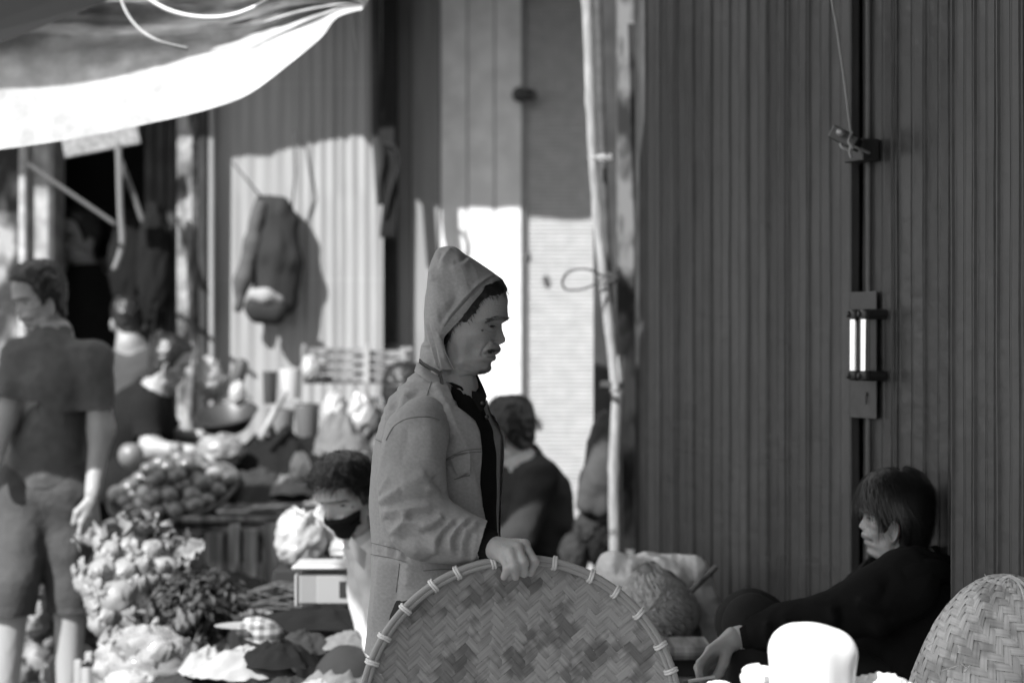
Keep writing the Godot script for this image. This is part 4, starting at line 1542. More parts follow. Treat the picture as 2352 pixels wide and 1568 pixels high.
	strip(sc, [P(1078, 904, 5.06), P(1086, 880, 5.1), P(1090, 860, 5.13)], [P(1119, 912, 5.05), P(1112, 893, 5.1), P(1096, 858, 5.14)], 12, 0.004)
	strip(sc, [P(1076, 896, 5.06), P(1098, 900, 5.055), P(1117, 906, 5.055)], [P(1088, 945, 5.045), P(1104, 945, 5.04), P(1116, 930, 5.045)], 10, 0.003)
	obj("shirt_collar", sc.done(), M.black_cloth, sn2)
	for q in [[853, 283], [884, 380]]:
		var e := J(q[0], q[1])
		var bt := MB.new()
		bt.tube([P(e.x, e.y, 5.05), P(e.x, e.y, 5.035), P(e.x, e.y, 5.034)], [0.0052, 0.0052, 0.003], 14)
		obj("button", bt.done(), mat(0.03, 0.3), sn2)
	# trousers and shoes, mostly behind the tray
	var ft := Field.new(Vector3(-0.42, 0.02, -5.4), Vector3(0.12, 0.95, -4.8), 0.014, 0.012)
	ft.cone(P(1005, 1400, 5.02), P(1005, 1400, 5.18), 0.115, 0.115)
	for sd in [-1.0, 1.0]:
		var hip := P(1005, 1420, 5.1) + Vector3(0, 0, 0.085 * sd)
		ft.chain([hip, Vector3(hip.x + 0.05 * sd, 0.44, hip.z), Vector3(hip.x + 0.03 * sd, 0.09, hip.z)], [0.1, 0.08, 0.065])
	var tm := MB.new()
	ft.mesh(tm)
	clip(tm, Vector3(0, 0.09, 0), Vector3(0, 1, 0))
	ruffle(tm, 0.01, 5.0, 6)
	obj("trousers", tm.done(), M.dark_cloth, man)
	for sd in [-1.0, 1.0]:
		var hip := P(1005, 1420, 5.1) + Vector3(0, 0, 0.085 * sd)
		var fsn := Field.new(Vector3(hip.x - 0.2, -0.01, hip.z - 0.1), Vector3(hip.x + 0.35, 0.16, hip.z + 0.1), 0.009, 0.01)
		fsn.chain([Vector3(hip.x + 0.03 * sd - 0.03, 0.06, hip.z), Vector3(hip.x + 0.03 * sd + 0.17, 0.04, hip.z)], [0.05, 0.038])
		var sn := MB.new()
		fsn.mesh(sn)
		obj("shoe", sn.done(), M.black_cloth, man)

# woven strips over a sheet given by a callable (s, t) -> point; 2/2 twill; each strip is a part
func woven(parent: Node3D, surf: Callable, n_a: int, n_b: int, wide: float, lift: float, inside: Callable, tint: Callable, m: Material, seed_: int, steps := 2) -> void:
	var r := RandomNumberGenerator.new()
	r.seed = seed_
	var wear := FastNoiseLite.new()
	wear.seed = seed_ + 70
	wear.frequency = 0.45
	for way in 2:
		var na := n_a if way == 0 else n_b
		var nb := n_b if way == 0 else n_a
		for i in na:
			var mb := MB.new()
			var tone := r.randf_range(0.9, 1.08)
			var off := r.randf() * 10.0
			var run := []
			for j in nb * steps + 1:
				var t := float(j) / (nb * steps)
				var sc := (i + 0.5) / na
				var ok: bool = inside.call(sc, t) if way == 0 else inside.call(t, sc)
				if not ok:
					if run.size() > 1:
						weave_run(mb, run)
					run = []
					continue
				# over two, under two, shifted by one each strip; smooth hand-over
				var ph := fposmod((float(j) / steps - 0.5) - (i if way == 0 else i - 2 + 0), 4.0)
				var o := cos(TAU * (ph - 0.75) / 4.0)
				o = clampf(o * 2.2, -1, 1) * (1.0 if way == 0 else -1.0)
				if way == 1:
					var ph2 := fposmod(i - (float(j) / steps - 0.5), 4.0)
					o = -clampf(cos(TAU * (ph2 - 0.75) / 4.0) * 2.2, -1, 1)
				var row := []
				for k in 4:
					var w := (k / 3.0 - 0.5) * wide / na
					var q: Vector3 = surf.call(sc + w, t) if way == 0 else surf.call(t, sc + w)
					var q2: Vector3 = surf.call(sc + w + 0.004, t) if way == 0 else surf.call(t, sc + w + 0.004)
					var q3: Vector3 = surf.call(sc + w, t + 0.004) if way == 0 else surf.call(t + 0.004, sc + w)
					var n := (q2 - q).cross(q3 - q).normalized() * (1.0 if way == 0 else -1.0)
					var cr := 0.3 if k == 0 or k == 3 else 1.0
					row.append([q + n * lift * (o + 0.2 * cr), Vector2(off + k / 3.0 * 0.12, t * 3.0 + off)])
				# single splint pieces are bleached or weathered by chance, over and under alike, as the photograph shows
				var sg := int(floor((float(j) / steps - 0.5 - i) / 2.0 + 0.5 * way))
				var hs := fposmod(sin(i * 12.9898 + sg * 78.233 + way * 3.7) * 43758.5453, 1.0)
				var wn := wear.get_noise_2d(t * nb * 0.9, i * 17.3 + way * 400.0)
				var pc := (1.0 + 0.14 * wn) * (1.45 if hs > 0.955 else (1.18 if hs > 0.86 else (0.84 if hs < 0.14 else lerpf(0.94, 1.06, hs))))
				var g: float = pc * tone * (tint.call(sc, t, r) if way == 0 else tint.call(t, sc, r))
				run.append([row, g])
			if run.size() > 1:
				weave_run(mb, run)
			if mb.v.size() > 0:
				obj("strip", mb.done(), m, parent)

func weave_run(mb: MB, run: Array) -> void:
	var from := mb.v.size()
	for e in run:
		mb.col = Color(e[1], e[1], e[1])
		for q in e[0]:
			mb.p(q[0], q[1])
	mb.knit(from, 4, run.size())

func tray_and_basket() -> void:
	var fb := img(41, 0.05, 4, 0.82, 1.0, 256, 8, 1.2)
	fb.resize(256, 256, Image.INTERPOLATE_CUBIC)
	T.fibre = tex(fb)
	M.strip_pale = mat(0.74, 0.55, {"tex": "fibre", "vc": true, "spec": 0.4})
	M.strip = mat(0.4, 0.6, {"tex": "fibre", "vc": true, "spec": 0.4})
	M.rim = mat(0.42, 0.55, {"tex": "fibre", "spec": 0.4})
	M.tie = mat(0.74, 0.5)
	# --- winnowing tray held by the hooded man
	var c := P(1195, 1650, 4.815)
	var rad := 0.317
	var bas := Basis(Vector3(0, 0, 1), 0.0).rotated(Vector3(1, 0, 0), -0.06).rotated(Vector3(0, 1, 0), 0.05)
	var tray := thing("woven_tray", "large round woven bamboo tray gripped by the hooded man", "tray", "", c)
	var nz := FastNoiseLite.new()
	nz.seed = 3
	nz.frequency = 7.0
	nz.fractal_octaves = 3
	var ang := 0.72
	var turn := Basis(Vector3(0, 0, 1), ang)
	var surf := func(s: float, t: float) -> Vector3:
		var q: Vector3 = turn * Vector3((s - 0.5) * 2.1 * rad, (t - 0.5) * 2.1 * rad, 0)
		var g := minf((q.x * q.x + q.y * q.y) / (rad * rad), 1.1)
		q.z = -0.045 * (1.0 - g * g)
		return bas * q
	var ins := func(s: float, t: float) -> bool:
		return Vector2(s - 0.5, t - 0.5).length() * 2.1 < 0.995
	var tint := func(s: float, t: float, r: RandomNumberGenerator) -> float:
		var q: Vector3 = turn * Vector3((s - 0.5) * 2.1 * rad, (t - 0.5) * 2.1 * rad, 0)
		var st := nz.get_noise_2d(q.x, q.y)
		var near := exp(-Vector2(q.x - 0.02, q.y - 0.12).length_squared() / 0.025)
		var k := 1.0 - 0.5 * smoothstep(0.02, 0.34, st + 0.22 * near - 0.05 + 0.35 * nz.get_noise_2d(q.x * 5.0 + 3.0, q.y * 5.0))
		return k * r.randf_range(0.9, 1.1) * (1.5 if r.randf() < 0.02 else 1.0)
	woven(tray, surf, 40, 40, 0.95, 0.001, ins, tint, M.strip, 5)
	for k in 3:
		var ring := []
		var rr: float = [rad + 0.003, rad - 0.006, rad + 0.001][k]
		for j in 97:
			var a := TAU * j / 96.0
			ring.append(bas * Vector3(cos(a) * rr, sin(a) * rr, [0.009, 0.006, -0.006][k]))
		var rm := MB.new()
		rm.tube(ring, [0.0062, 0.0055, 0.006][k], 8, false)
		obj("rim_hoop", rm.done(), M.rim, tray)
	for j in 30:
		var a := TAU * (j + 0.35 + 0.1 * sin(j * 2.3)) / 30.0
		var tie := MB.new()
		var out := Vector3(cos(a), sin(a), 0)
		var tan := Vector3(-sin(a), cos(a), 0)
		for k in 2:
			var lp := []
			for e in 13:
				var b := TAU * e / 12.0
				lp.append(bas * (out * (rad - 0.001 + cos(b) * 0.0125) + Vector3(0, 0, 0.002 + sin(b) * 0.0145) + tan * ((k - 0.5) * 0.005 + 0.001 * sin(b * 2.0))))
			tie.tube(lp, 0.0029, 6, false)
		obj("rim_binding", tie.done(), M.tie, tray)
	# --- upturned woven basket
	var bt := P(2326, 1322, 4.92)
	var bk := thing("woven_basket", "upturned pale woven bamboo basket with loose fibres", "basket", "", Vector3(bt.x, bt.y, bt.z))
	# profile: half width and drop from the top, metres
	var prof := [[0.0, 0.0], [0.002, 0.025], [0.008, 0.048], [0.022, 0.072], [0.045, 0.098], [0.08, 0.124], [0.12, 0.145], [0.17, 0.162], [0.23, 0.178], [0.37, 0.2], [0.55, 0.218], [0.8, 0.235]]
	var arc := [0.0]
	for j in prof.size() - 1:
		arc.append(arc[j] + Vector2(prof[j][0], prof[j][1]).distance_to(Vector2(prof[j + 1][0], prof[j + 1][1])))
	var total: float = arc[arc.size() - 1]
	var tabr := []
	var taby := []
	for j in prof.size():
		tabr.append([arc[j] / total, prof[j][1]])
		taby.append([arc[j] / total, prof[j][0]])
	var tilt := Basis(Vector3(0, 0, 1), -0.10).rotated(Vector3(1, 0, 0), 0.10)
	var surf2 := func(s: float, t: float) -> Vector3:
		var v := clampf(0.012 + t * 0.988, 0.0, 1.0)
		var a := TAU * s + t * 0.9
		var r := at_y(tabr, v)
		return tilt * Vector3(cos(a) * r, -at_y(taby, v), -sin(a) * r)
	var nz2 := FastNoiseLite.new()
	nz2.seed = 8
	nz2.frequency = 9.0
	nz2.fractal_octaves = 3
	var tint2 := func(s: float, t: float, r: RandomNumberGenerator) -> float:
		var q: Vector3 = surf2.call(s, t)
		var st := nz2.get_noise_3d(q.x, q.y * 1.3, q.z)
		return (1.12 - 0.5 * smoothstep(0.0, 0.28, st)) * r.randf_range(0.88, 1.1)
	var all := func(_s: float, _t: float) -> bool: return true
	woven(bk, surf2, 60, 52, 0.92, 0.0013, all, tint2, M.strip_pale, 6)
	# inner lining so that no light leaks between strips
	var hl := MB.new()
	var pl := []
	for q in prof:
		pl.append(Vector2(maxf(q[1] - 0.006, 0.001), -q[0] - 0.004))
	hl.lathe(Transform3D(tilt, Vector3.ZERO), pl, 40)
	obj("lining", hl.done(), mat(0.1, 0.9), bk)
	var fr := RandomNumberGenerator.new()
	fr.seed = 4
	for f in [[[2185, 1440], [2165, 1448], [2152, 1472], [2130, 1483]], [[2256, 1354], [2245, 1352], [2237, 1353]], [[2272, 1342], [2268, 1330], [2262, 1318]], [[2186, 1430], [2192, 1420], [2205, 1428]]]:
		var pts := []
		for q in f:
			pts.append(P(q[0], q[1], 4.9) - bk.position)
		var mb := MB.new()
		mb.tube(curve(pts, 14), 0.0006, 4)
		obj("fibre", mb.done(), M.tie, bk)
	for f in [[[2300, 1335], [2318, 1322], [2335, 1330], [2352, 1362], [2362, 1400]], [[2296, 1332], [2316, 1324], [2340, 1338], [2356, 1375]], [[2330, 1326], [2345, 1334], [2360, 1352]]]:
		var pts := []
		for q in f:
			pts.append(P(q[0], q[1], 4.80) - bk.position)
		var mb := MB.new()
		mb.tube(curve(pts, 14), 0.0026, 5)
		obj("raffia_cord", mb.done(), M.tie, bk)
	for f in [[[2162, 1540], [2180, 1536], [2202, 1528]], [[2206, 1522], [2222, 1535], [2216, 1545]], [[2229, 1528], [2221, 1536], [2214, 1544]]]:
		var pts := []
		for q in f:
			pts.append(P(q[0], q[1], 4.79) - bk.position)
		var mb := MB.new()
		mb.tube(curve(pts, 8), 0.0013, 4)
		obj("fibre", mb.done(), M.tie, bk)
	# --- glaring white plastic things at the lens side
	M.white_plastic = mat(0.88, 0.35, {"spec": 0.5})
	var jug := thing("plastic_canister", "glaring white plastic canister with a rounded shoulder", "canister")
	var jf := Field.new(P(1720, 1800, 4.15) - Vector3(0, 0, 0.12), P(2020, 1400, 4.15) + Vector3(0, 0, 0.12), 0.006, 0.01)
	jf.cone(P(1822, 1483, 4.15), P(1916, 1497, 4.15), 0.034, 0.034)
	jf.cone(P(1817, 1500, 4.15), P(1820, 1760, 4.15), 0.034, 0.04)
	jf.cone(P(1916, 1510, 4.15), P(1916, 1760, 4.15), 0.034, 0.04)
	jf.cone(P(1865, 1500, 4.13), P(1865, 1760, 4.13), 0.045, 0.045)
	jf.cone(P(1865, 1500, 4.17), P(1865, 1760, 4.17), 0.045, 0.045)
	var jb := MB.new()
	jf.mesh(jb)
	obj("shell", jb.done(), M.white_plastic, jug)
	var nb := MB.new()
	nb.tube([P(1726, 1700, 4.15), P(1730, 1600, 4.15), P(1730, 1535, 4.15), P(1728, 1526, 4.15)], [0.02, 0.02, 0.019, 0.012], 18)
	obj("spout", nb.done(), M.white_plastic, jug)
	for b in [[1748, 1560, 0.02, "white plastic bag crumpled against the canister spout"], [2020, 1600, 0.036, "white plastic bag bulging beside the canister"], [1650, 1590, 0.018, "small white plastic bag before the smoking man's hand"]]:
		var o := bag(P(b[0], b[1], 4.2), Vector3(b[2] * 1.6, b[2], b[2]), 17 + int(b[0]), M.white_plastic)
		tag(o, b[3], "bag")

func bag(at: Vector3, size: Vector3, seed_: int, m: Material, called := "plastic_bag", ears := false) -> MeshInstance3D:
	var nz := FastNoiseLite.new()
	nz.seed = seed_
	nz.frequency = 1.3
	nz.fractal_octaves = 4
	nz.fractal_type = FastNoiseLite.FRACTAL_RIDGED
	var mb := MB.new()
	var nu := 36
	var nv := 24
	for j in nv + 1:
		var th := PI * j / nv
		for i in nu:
			var a := TAU * i / nu
			var d := Vector3(sin(th) * cos(a), cos(th), sin(th) * sin(a))
			var g := 1.0 + 0.28 * nz.get_noise_3dv(d * 1.2)
			if ears and d.y > 0.3:
				g += 0.5 * pow(d.y, 3.0) * maxf(0.0, nz.get_noise_3d(d.x * 2.0 + 9.0, 0.0, d.z * 2.0))
			mb.p(d * g * size)
	mb.knit(0, nu, nv + 1, true)
	var o := obj(called, mb.done(), m)
	o.position = at
	return o

# cloth tube round a chain of joints
func garment(mb: MB, chains: Array, cell: float, k: float, clips: Array, wrinkle: float, seed_: int) -> void:
	var lo := Vector3.INF
	var hi := -Vector3.INF
	for c in chains:
		for j in c[0].size():
			var r: Vector3 = Vector3.ONE * (c[1][j] + 0.05)
			lo = lo.min(c[0][j] - r)
			hi = hi.max(c[0][j] + r)
	var f := Field.new(lo, hi, cell, k)
	for c in chains:
		f.chain(c[0], c[1])
	var part := MB.new()
	f.mesh(part)
	for c in clips:
		clip(part, c[0], c[1], c[2] if c.size() > 2 else Vector3.ZERO, c[3] if c.size() > 3 else 1e9)
	if wrinkle > 0.0:
		ruffle(part, wrinkle, 4.5, seed_, Vector3(1.0, 1.6, 1.0))
		ruffle(part, wrinkle * 0.4, 14.0, seed_ + 1)
	var from := mb.v.size()
	for j in part.v.size():
		mb.p(part.v[j])
	for e in part.ix:
		mb.ix.append(from + e)

func Q(x: float, y: float, d: float) -> Vector3:
	return P(x, y, d * 0.93)

func seated_man() -> void:
	M.hoodie = mat(0.013, 0.95, {"spec": 0.25, "nrm": "rough_n", "bump": 0.2, "scale": 10.0})
	M.jeans = mat(0.025, 0.9, {"spec": 0.25, "nrm": "rough_n", "bump": 0.2, "scale": 10.0})
	var man := thing("person", "long-haired man in a black hoodie smoking, seated against the gate", "person")
	var D := 6.2
	var mb := MB.new()
	# head: facing the street, turned a little from the lens
	var hb := Basis(Vector3(0, 1, 0), PI - 0.30) * Basis(Vector3(0, 0, 1), 0.17)
	var hs := 0.93
	var ht := Transform3D(hb * hs, Q(2040, 1190, 6.2))
	head_mesh(mb, ht, 2.2, 130, 905.0, 0.75)
	ear(mb, ht, 1.0)
	ear(mb, ht, -1.0)
	var sh_l := Q(2075, 1345, 6.02)
	var sh_r := Q(2040, 1340, 6.38)
	var el_l := Q(1890, 1425, 5.98)
	var wr_l := Q(1712, 1458, 6.0)
	var hip := Q(2085, 1640, 6.2)
	var knee_l := Q(1735, 1440, 6.05)
	var knee_r := Q(1720, 1425, 6.32)
	var an_l := Vector3(knee_l.x + 0.02, 0.07, knee_l.z)
	var an_r := Vector3(knee_r.x + 0.02, 0.07, knee_r.z)
	var f := Field.new(Q(1600, 2050, 6.2) - Vector3(0, 0.05, 0.4), Q(2250, 1180, 6.2) + Vector3(0, 0, 0.4), 0.014, 0.018)
	f.chain([Q(2100, 1290, 6.2), Q(2090, 1360, 6.2), hip], [0.05, 0.09, 0.1])
	f.cone(sh_l, sh_r, 0.045, 0.045)
	f.chain([sh_l, el_l, wr_l], [0.045, 0.036, 0.026])
	f.chain([sh_r, Q(1900, 1420, 6.4), Q(1760, 1430, 6.35)], [0.045, 0.036, 0.026])
	f.chain([hip + Vector3(0, 0, 0.09), knee_l, an_l], [0.075, 0.05, 0.038])
	f.chain([hip - Vector3(0, 0, 0.09), knee_r, an_r], [0.075, 0.05, 0.038])
	f.mesh(mb)
	# hanging hand, cigarette between the fingers
	hand_field(mb, Q(1686, 1466, 6.0), [Q(1632, 1492, 5.975), Q(1630, 1500, 5.99), Q(1632, 1508, 6.005), Q(1638, 1514, 6.018)],
		[[Q(1608, 1522, 5.96), Q(1606, 1546, 5.965), Q(1616, 1562, 5.975)], [Q(1603, 1532, 5.985), Q(1608, 1556, 5.985), Q(1618, 1566, 5.99)], [Q(1607, 1540, 6.005), Q(1614, 1560, 6.0), Q(1624, 1564, 6.0)], [Q(1615, 1542, 6.02), Q(1624, 1558, 6.015), Q(1632, 1560, 6.01)]],
		[Q(1672, 1490, 5.985), Q(1662, 1522, 5.975), Q(1652, 1545, 5.972), Q(1638, 1560, 5.972)], 0.0035, 1.0, 0.024)
	obj("body", mb.done(), M.skin, man)
	eyes(man, ht)
	# long hair over ears and nape, fringe in front
	var hm := MB.new()
	var line := [[960, 862], [1000, 862], [1020, 850], [1034, 800], [1042, 758], [1052, 742], [1064, 742], [1072, 775], [1082, 782], [1092, 760], [1105, 722], [1125, 702], [1150, 698], [1172, 700]]
	hair_mesh(hm, ht, line, 14.0, 2.2, 130, 15, 880.0, 0.3, 0.9)
	strands(hm, ht, line, 24.0, 7000, 0.05, 19, Vector3(-0.55, -0.85, 0.0), 0.3)
	obj("hair", hm.done(), M.hair, man)
	# hoodie
	var g := MB.new()
	garment(g, [[[Q(2085, 1325, 6.2), Q(2088, 1420, 6.2), Q(2085, 1560, 6.2), hip], [0.1, 0.145, 0.15, 0.15]], [[sh_l, sh_l.lerp(sh_r, 0.5), sh_r], [0.075, 0.085, 0.075]],
		[[Q(2095, 1300, 6.1), Q(2095, 1300, 6.3)], [0.06, 0.06]],
		[[sh_l, Q(2000, 1385, 5.99), el_l, Q(1800, 1440, 5.985), Q(1748, 1450, 5.99)], [0.078, 0.072, 0.058, 0.05, 0.046]],
		[[sh_r, Q(1900, 1420, 6.4), Q(1800, 1428, 6.37)], [0.07, 0.056, 0.045]]], 0.008, 0.010, [[Q(2070, 1292, 6.2), Vector3(0.45, -1, 0), Q(2060, 1260, 6.2), 0.13]], 0.009, 21)
	var Lm := func(pts: Array, w: float, h: float) -> Array:
		var o := []
		for q in pts:
			o.append(Q(q[0], q[1], 5.95))
		return [o, w * 0.001, h * 0.0016]
	fold(g, [Lm.call([[1800, 1420], [1810, 1450], [1830, 1480]], 9, 9), Lm.call([[1835, 1420], [1850, 1450], [1860, 1490]], 9, -8), Lm.call([[1930, 1385], [1935, 1420], [1930, 1460]], 9, -9), Lm.call([[1905, 1390], [1910, 1430]], 9, 8), Lm.call([[1965, 1370], [1990, 1385], [2020, 1390]], 11, 8), Lm.call([[1975, 1395], [2010, 1405], [2060, 1420]], 12, -8), Lm.call([[2040, 1335], [2020, 1370], [2000, 1385]], 9, -7), Lm.call([[1990, 1430], [2050, 1470], [2100, 1480]], 16, 8), Lm.call([[1765, 1425], [1760, 1455], [1770, 1490]], 10, 10)], 0.0)
	obj("hoodie", g.done(), M.hoodie, man)
	# folded-down hood round the neck
	var hd := MB.new()
	var ring := curve([Q(1992, 1362, 6.15), Q(2012, 1338, 6.05), Q(2055, 1312, 6.0), Q(2108, 1296, 6.02), Q(2150, 1296, 6.12), Q(2160, 1300, 6.24), Q(2110, 1302, 6.34), Q(2055, 1318, 6.36), Q(2012, 1342, 6.28), Q(1995, 1362, 6.2)], 40)
	hd.tube(ring, 0.026, 12)
	for j in hd.v.size():
		hd.v[j] += Vector3(0.004, 0.006, 0.004) * sin(j * 0.37)
	var ring2 := curve([Q(1985, 1380, 6.1), Q(2025, 1348, 6.01), Q(2085, 1320, 5.975), Q(2140, 1312, 6.02), Q(2175, 1315, 6.12)], 24)
	var rr := []
	for j in 25:
		rr.append(0.02 + 0.014 * sin(PI * j / 24.0))
	hd.tube(ring2, rr, 10)
	obj("hood", hd.done(), M.hoodie, man)
	# ribbed cuff
	var cf := MB.new()
	var n := 72
	for j in 7:
		var c := Q(1752, 1452, 5.99).lerp(Q(1700, 1462, 6.0), j / 6.0)
		for i in n:
			var a := TAU * i / n
			var rad := 0.040 - 0.0012 * j + (0.0014 if i % 3 == 0 else 0.0) - (0.003 if j == 6 or j == 0 else 0.0)
			cf.p(c + Vector3(-0.18 * sin(a), sin(a), cos(a)).normalized() * rad)
	cf.knit(0, n, 7, true)
	obj("ribbed_cuff", cf.done(), M.hoodie, man)
	# jeans
	var jn := MB.new()
	garment(jn, [[[hip + Vector3(0, 0, 0.09), knee_l, an_l], [0.1, 0.07, 0.06]], [[hip - Vector3(0, 0, 0.09), knee_r, an_r], [0.1, 0.072, 0.06]]], 0.012, 0.012, [[Vector3(0, 0.09, 0), Vector3(0, 1, 0)]], 0.008, 31)
	obj("jeans", jn.done(), M.jeans, man)
	for an in [an_l, an_r]:
		var fs := Field.new(an - Vector3(0.32, 0.08, 0.1), an + Vector3(0.12, 0.1, 0.1), 0.01, 0.01)
		fs.chain([an + Vector3(0.02, -0.02, 0), an + Vector3(-0.16, -0.035, 0)], [0.046, 0.034])
		var sm := MB.new()
		fs.mesh(sm)
		obj("shoe", sm.done(), M.black_cloth, man)
	# low stool beneath him
	var stl := thing("low_stool", "low wooden stool under the smoking man", "stool")
	block("seat", M.wood, Vector3(hip.x - 0.16, hip.y - 0.15, hip.z - 0.14), Vector3(hip.x + 0.14, hip.y - 0.12, hip.z + 0.14), stl)
	for sx in [-0.14, 0.12]:
		for sz in [-0.12, 0.12]:
			block("leg", M.wood, Vector3(hip.x + sx - 0.016, 0, hip.z + sz - 0.016), Vector3(hip.x + sx + 0.016, hip.y - 0.151, hip.z + sz + 0.016), stl)
	# cigarette
	var cg := thing("cigarette", "half-smoked cigarette with an ash tip in the seated man's hand", "cigarette")
	var c0 := Q(1642, 1553, 5.965)
	var c1 := Q(1580, 1565, 5.955)
	pole("paper", mat(0.75, 0.8), [c0, c1], 0.0042, cg, 12)
	pole("ash", mat(0.12, 0.95), [c1, c1 + (c1 - c0) * 0.16], [0.0044, 0.0036], cg, 10)

var SHORT := [[960, 828], [1000, 826], [1030, 785], [1044, 746], [1060, 744], [1070, 768], [1080, 762], [1088, 730], [1100, 700], [1120, 684], [1150, 674], [1172, 668]]

# a dressed figure from joints; sp: head [x,y,d], yaw, pitch, roll, scale, trunk, shoulders, arms, legs, looks
func figure(label: String, sp: Dictionary) -> Node3D:
	var man := thing("person", label, "person", sp.get("group", ""))
	var hp: Array = sp.head
	var hb := Basis(Vector3(0, 1, 0), sp.yaw) * Basis(Vector3(0, 0, 1), sp.get("pitch", 0.0)) * Basis(Vector3(1, 0, 0), sp.get("roll", 0.0))
	var ht := Transform3D(hb * sp.get("scale", 1.0), P(hp[0], hp[1], hp[2]))
	var mb := MB.new()
	var fine: float = sp.get("fine", 3.5)
	head_mesh(mb, ht, fine, 84 if fine > 3.0 else 120, 900.0, 1.35)
	ear(mb, ht, 1.0)
	ear(mb, ht, -1.0)
	var tr: Array = sp.trunk
	var sh: Array = sp.shoulders
	var skin := [[tr, sp.get("trunk_r", [0.05, 0.08, 0.09])], [sh, [0.045, 0.045]]]
	var neck: Vector3 = ht * Vector3(-0.045, -0.11, 0)
	skin.append([[neck, tr[0], tr[1]], [0.05, 0.052, 0.08]])
	for a in sp.arms:
		skin.append([a, [0.045, 0.038, 0.027]])
	for l in sp.get("legs", []):
		skin.append([l, [0.08, 0.055, 0.038]])
	garment(mb, skin, sp.get("cell", 0.016), 0.016, [], 0.0, 1)
	for h in sp.get("hands", []):
		var w: Vector3 = h[0]
		var dir: Vector3 = h[1].normalized()
		var across: Vector3 = h[2].normalized()
		var palm := dir.cross(across).normalized()
		var kn := []
		var fg := []
		for j in 4:
			var k := w + dir * (0.085 - 0.004 * absf(j - 1)) + across * (0.03 - 0.02 * j)
			kn.append(k)
			fg.append([k + dir * 0.036 + palm * 0.006, k + dir * 0.058 + palm * 0.022, k + dir * 0.066 + palm * 0.038])
		hand_field(mb, w, kn, fg, [w + across * 0.02 + dir * 0.02, w + across * 0.045 + dir * 0.05 + palm * 0.01, w + across * 0.046 + dir * 0.085 + palm * 0.02], 0.0045, 1.0, 0.02)
	obj("body", mb.done(), sp.get("skin", M.skin), man)
	eyes(man, ht)
	var hm := MB.new()
	hair_mesh(hm, ht, sp.get("line", SHORT), sp.get("thick", 12.0), fine, 84, sp.get("seed", 3), 850.0, 1.2)
	if sp.get("strands", 0) > 0:
		strands(hm, ht, sp.get("line", SHORT), sp.get("thick", 12.0), sp.strands, sp.get("len", 0.022), 5, sp.get("sweep", Vector3(0.4, 0.2, 0)), 0.7)
	obj("hair", hm.done(), M.hair, man)
	# shirt
	var g := MB.new()
	var ch := [[tr, sp.get("shirt_r", [0.08, 0.125, 0.125])], [sh, [0.06, 0.06]]]
	var clips: Array = sp.get("clips", []).duplicate()
	for a in sp.arms:
		if sp.get("sleeve", "long") == "long":
			ch.append([[a[0], a[1], a[2]], [0.065, 0.054, 0.042]])
		else:
			var e: Vector3 = a[0].lerp(a[1], 0.78)
			ch.append([[a[0], e], [0.056, 0.06]])
			clips.append([a[0].lerp(a[1], 0.72), a[0] - a[1], e, 0.12])
	var ndir: Vector3 = (tr[1] - neck).normalized()
	clips.append([tr[0] - ndir * sp.get("neck", 0.03), ndir, tr[0], 0.11])
	garment(g, ch, sp.get("cell", 0.016) * 0.75, 0.014, clips, sp.get("wrinkle", 0.008), sp.get("seed", 3))
	obj("shirt", g.done(), sp.shirt, man)
	if sp.has("legs"):
		var t := MB.new()
		var lc := []
		for l in sp.legs:
			lc.append([l, sp.get("leg_r", [0.105, 0.082, 0.07])])
		if sp.legs.size() > 1:
			lc.append([[sp.legs[0][0], sp.legs[1][0]], [0.11, 0.11]])
		garment(t, lc, sp.get("cell", 0.016) * 0.8, 0.014, sp.get("leg_clips", []), 0.009, sp.get("seed", 3) + 7)
		obj("trousers", t.done(), sp.trousers, man)
		for l in sp.legs:
			var an: Vector3 = l[2]
			var fs := Field.new(an - Vector3(0.25, 0.09, 0.15), an + Vector3(0.25, 0.08, 0.25), 0.014, 0.01)
			fs.chain([an + Vector3(0, -0.03, 0), an + sp.get("toe", Vector3(-0.12, -0.045, 0.06))], [0.045, 0.035])
			var sm := MB.new()
			fs.mesh(sm)
			obj("shoe", sm.done(), M.black_cloth, man)
	return man

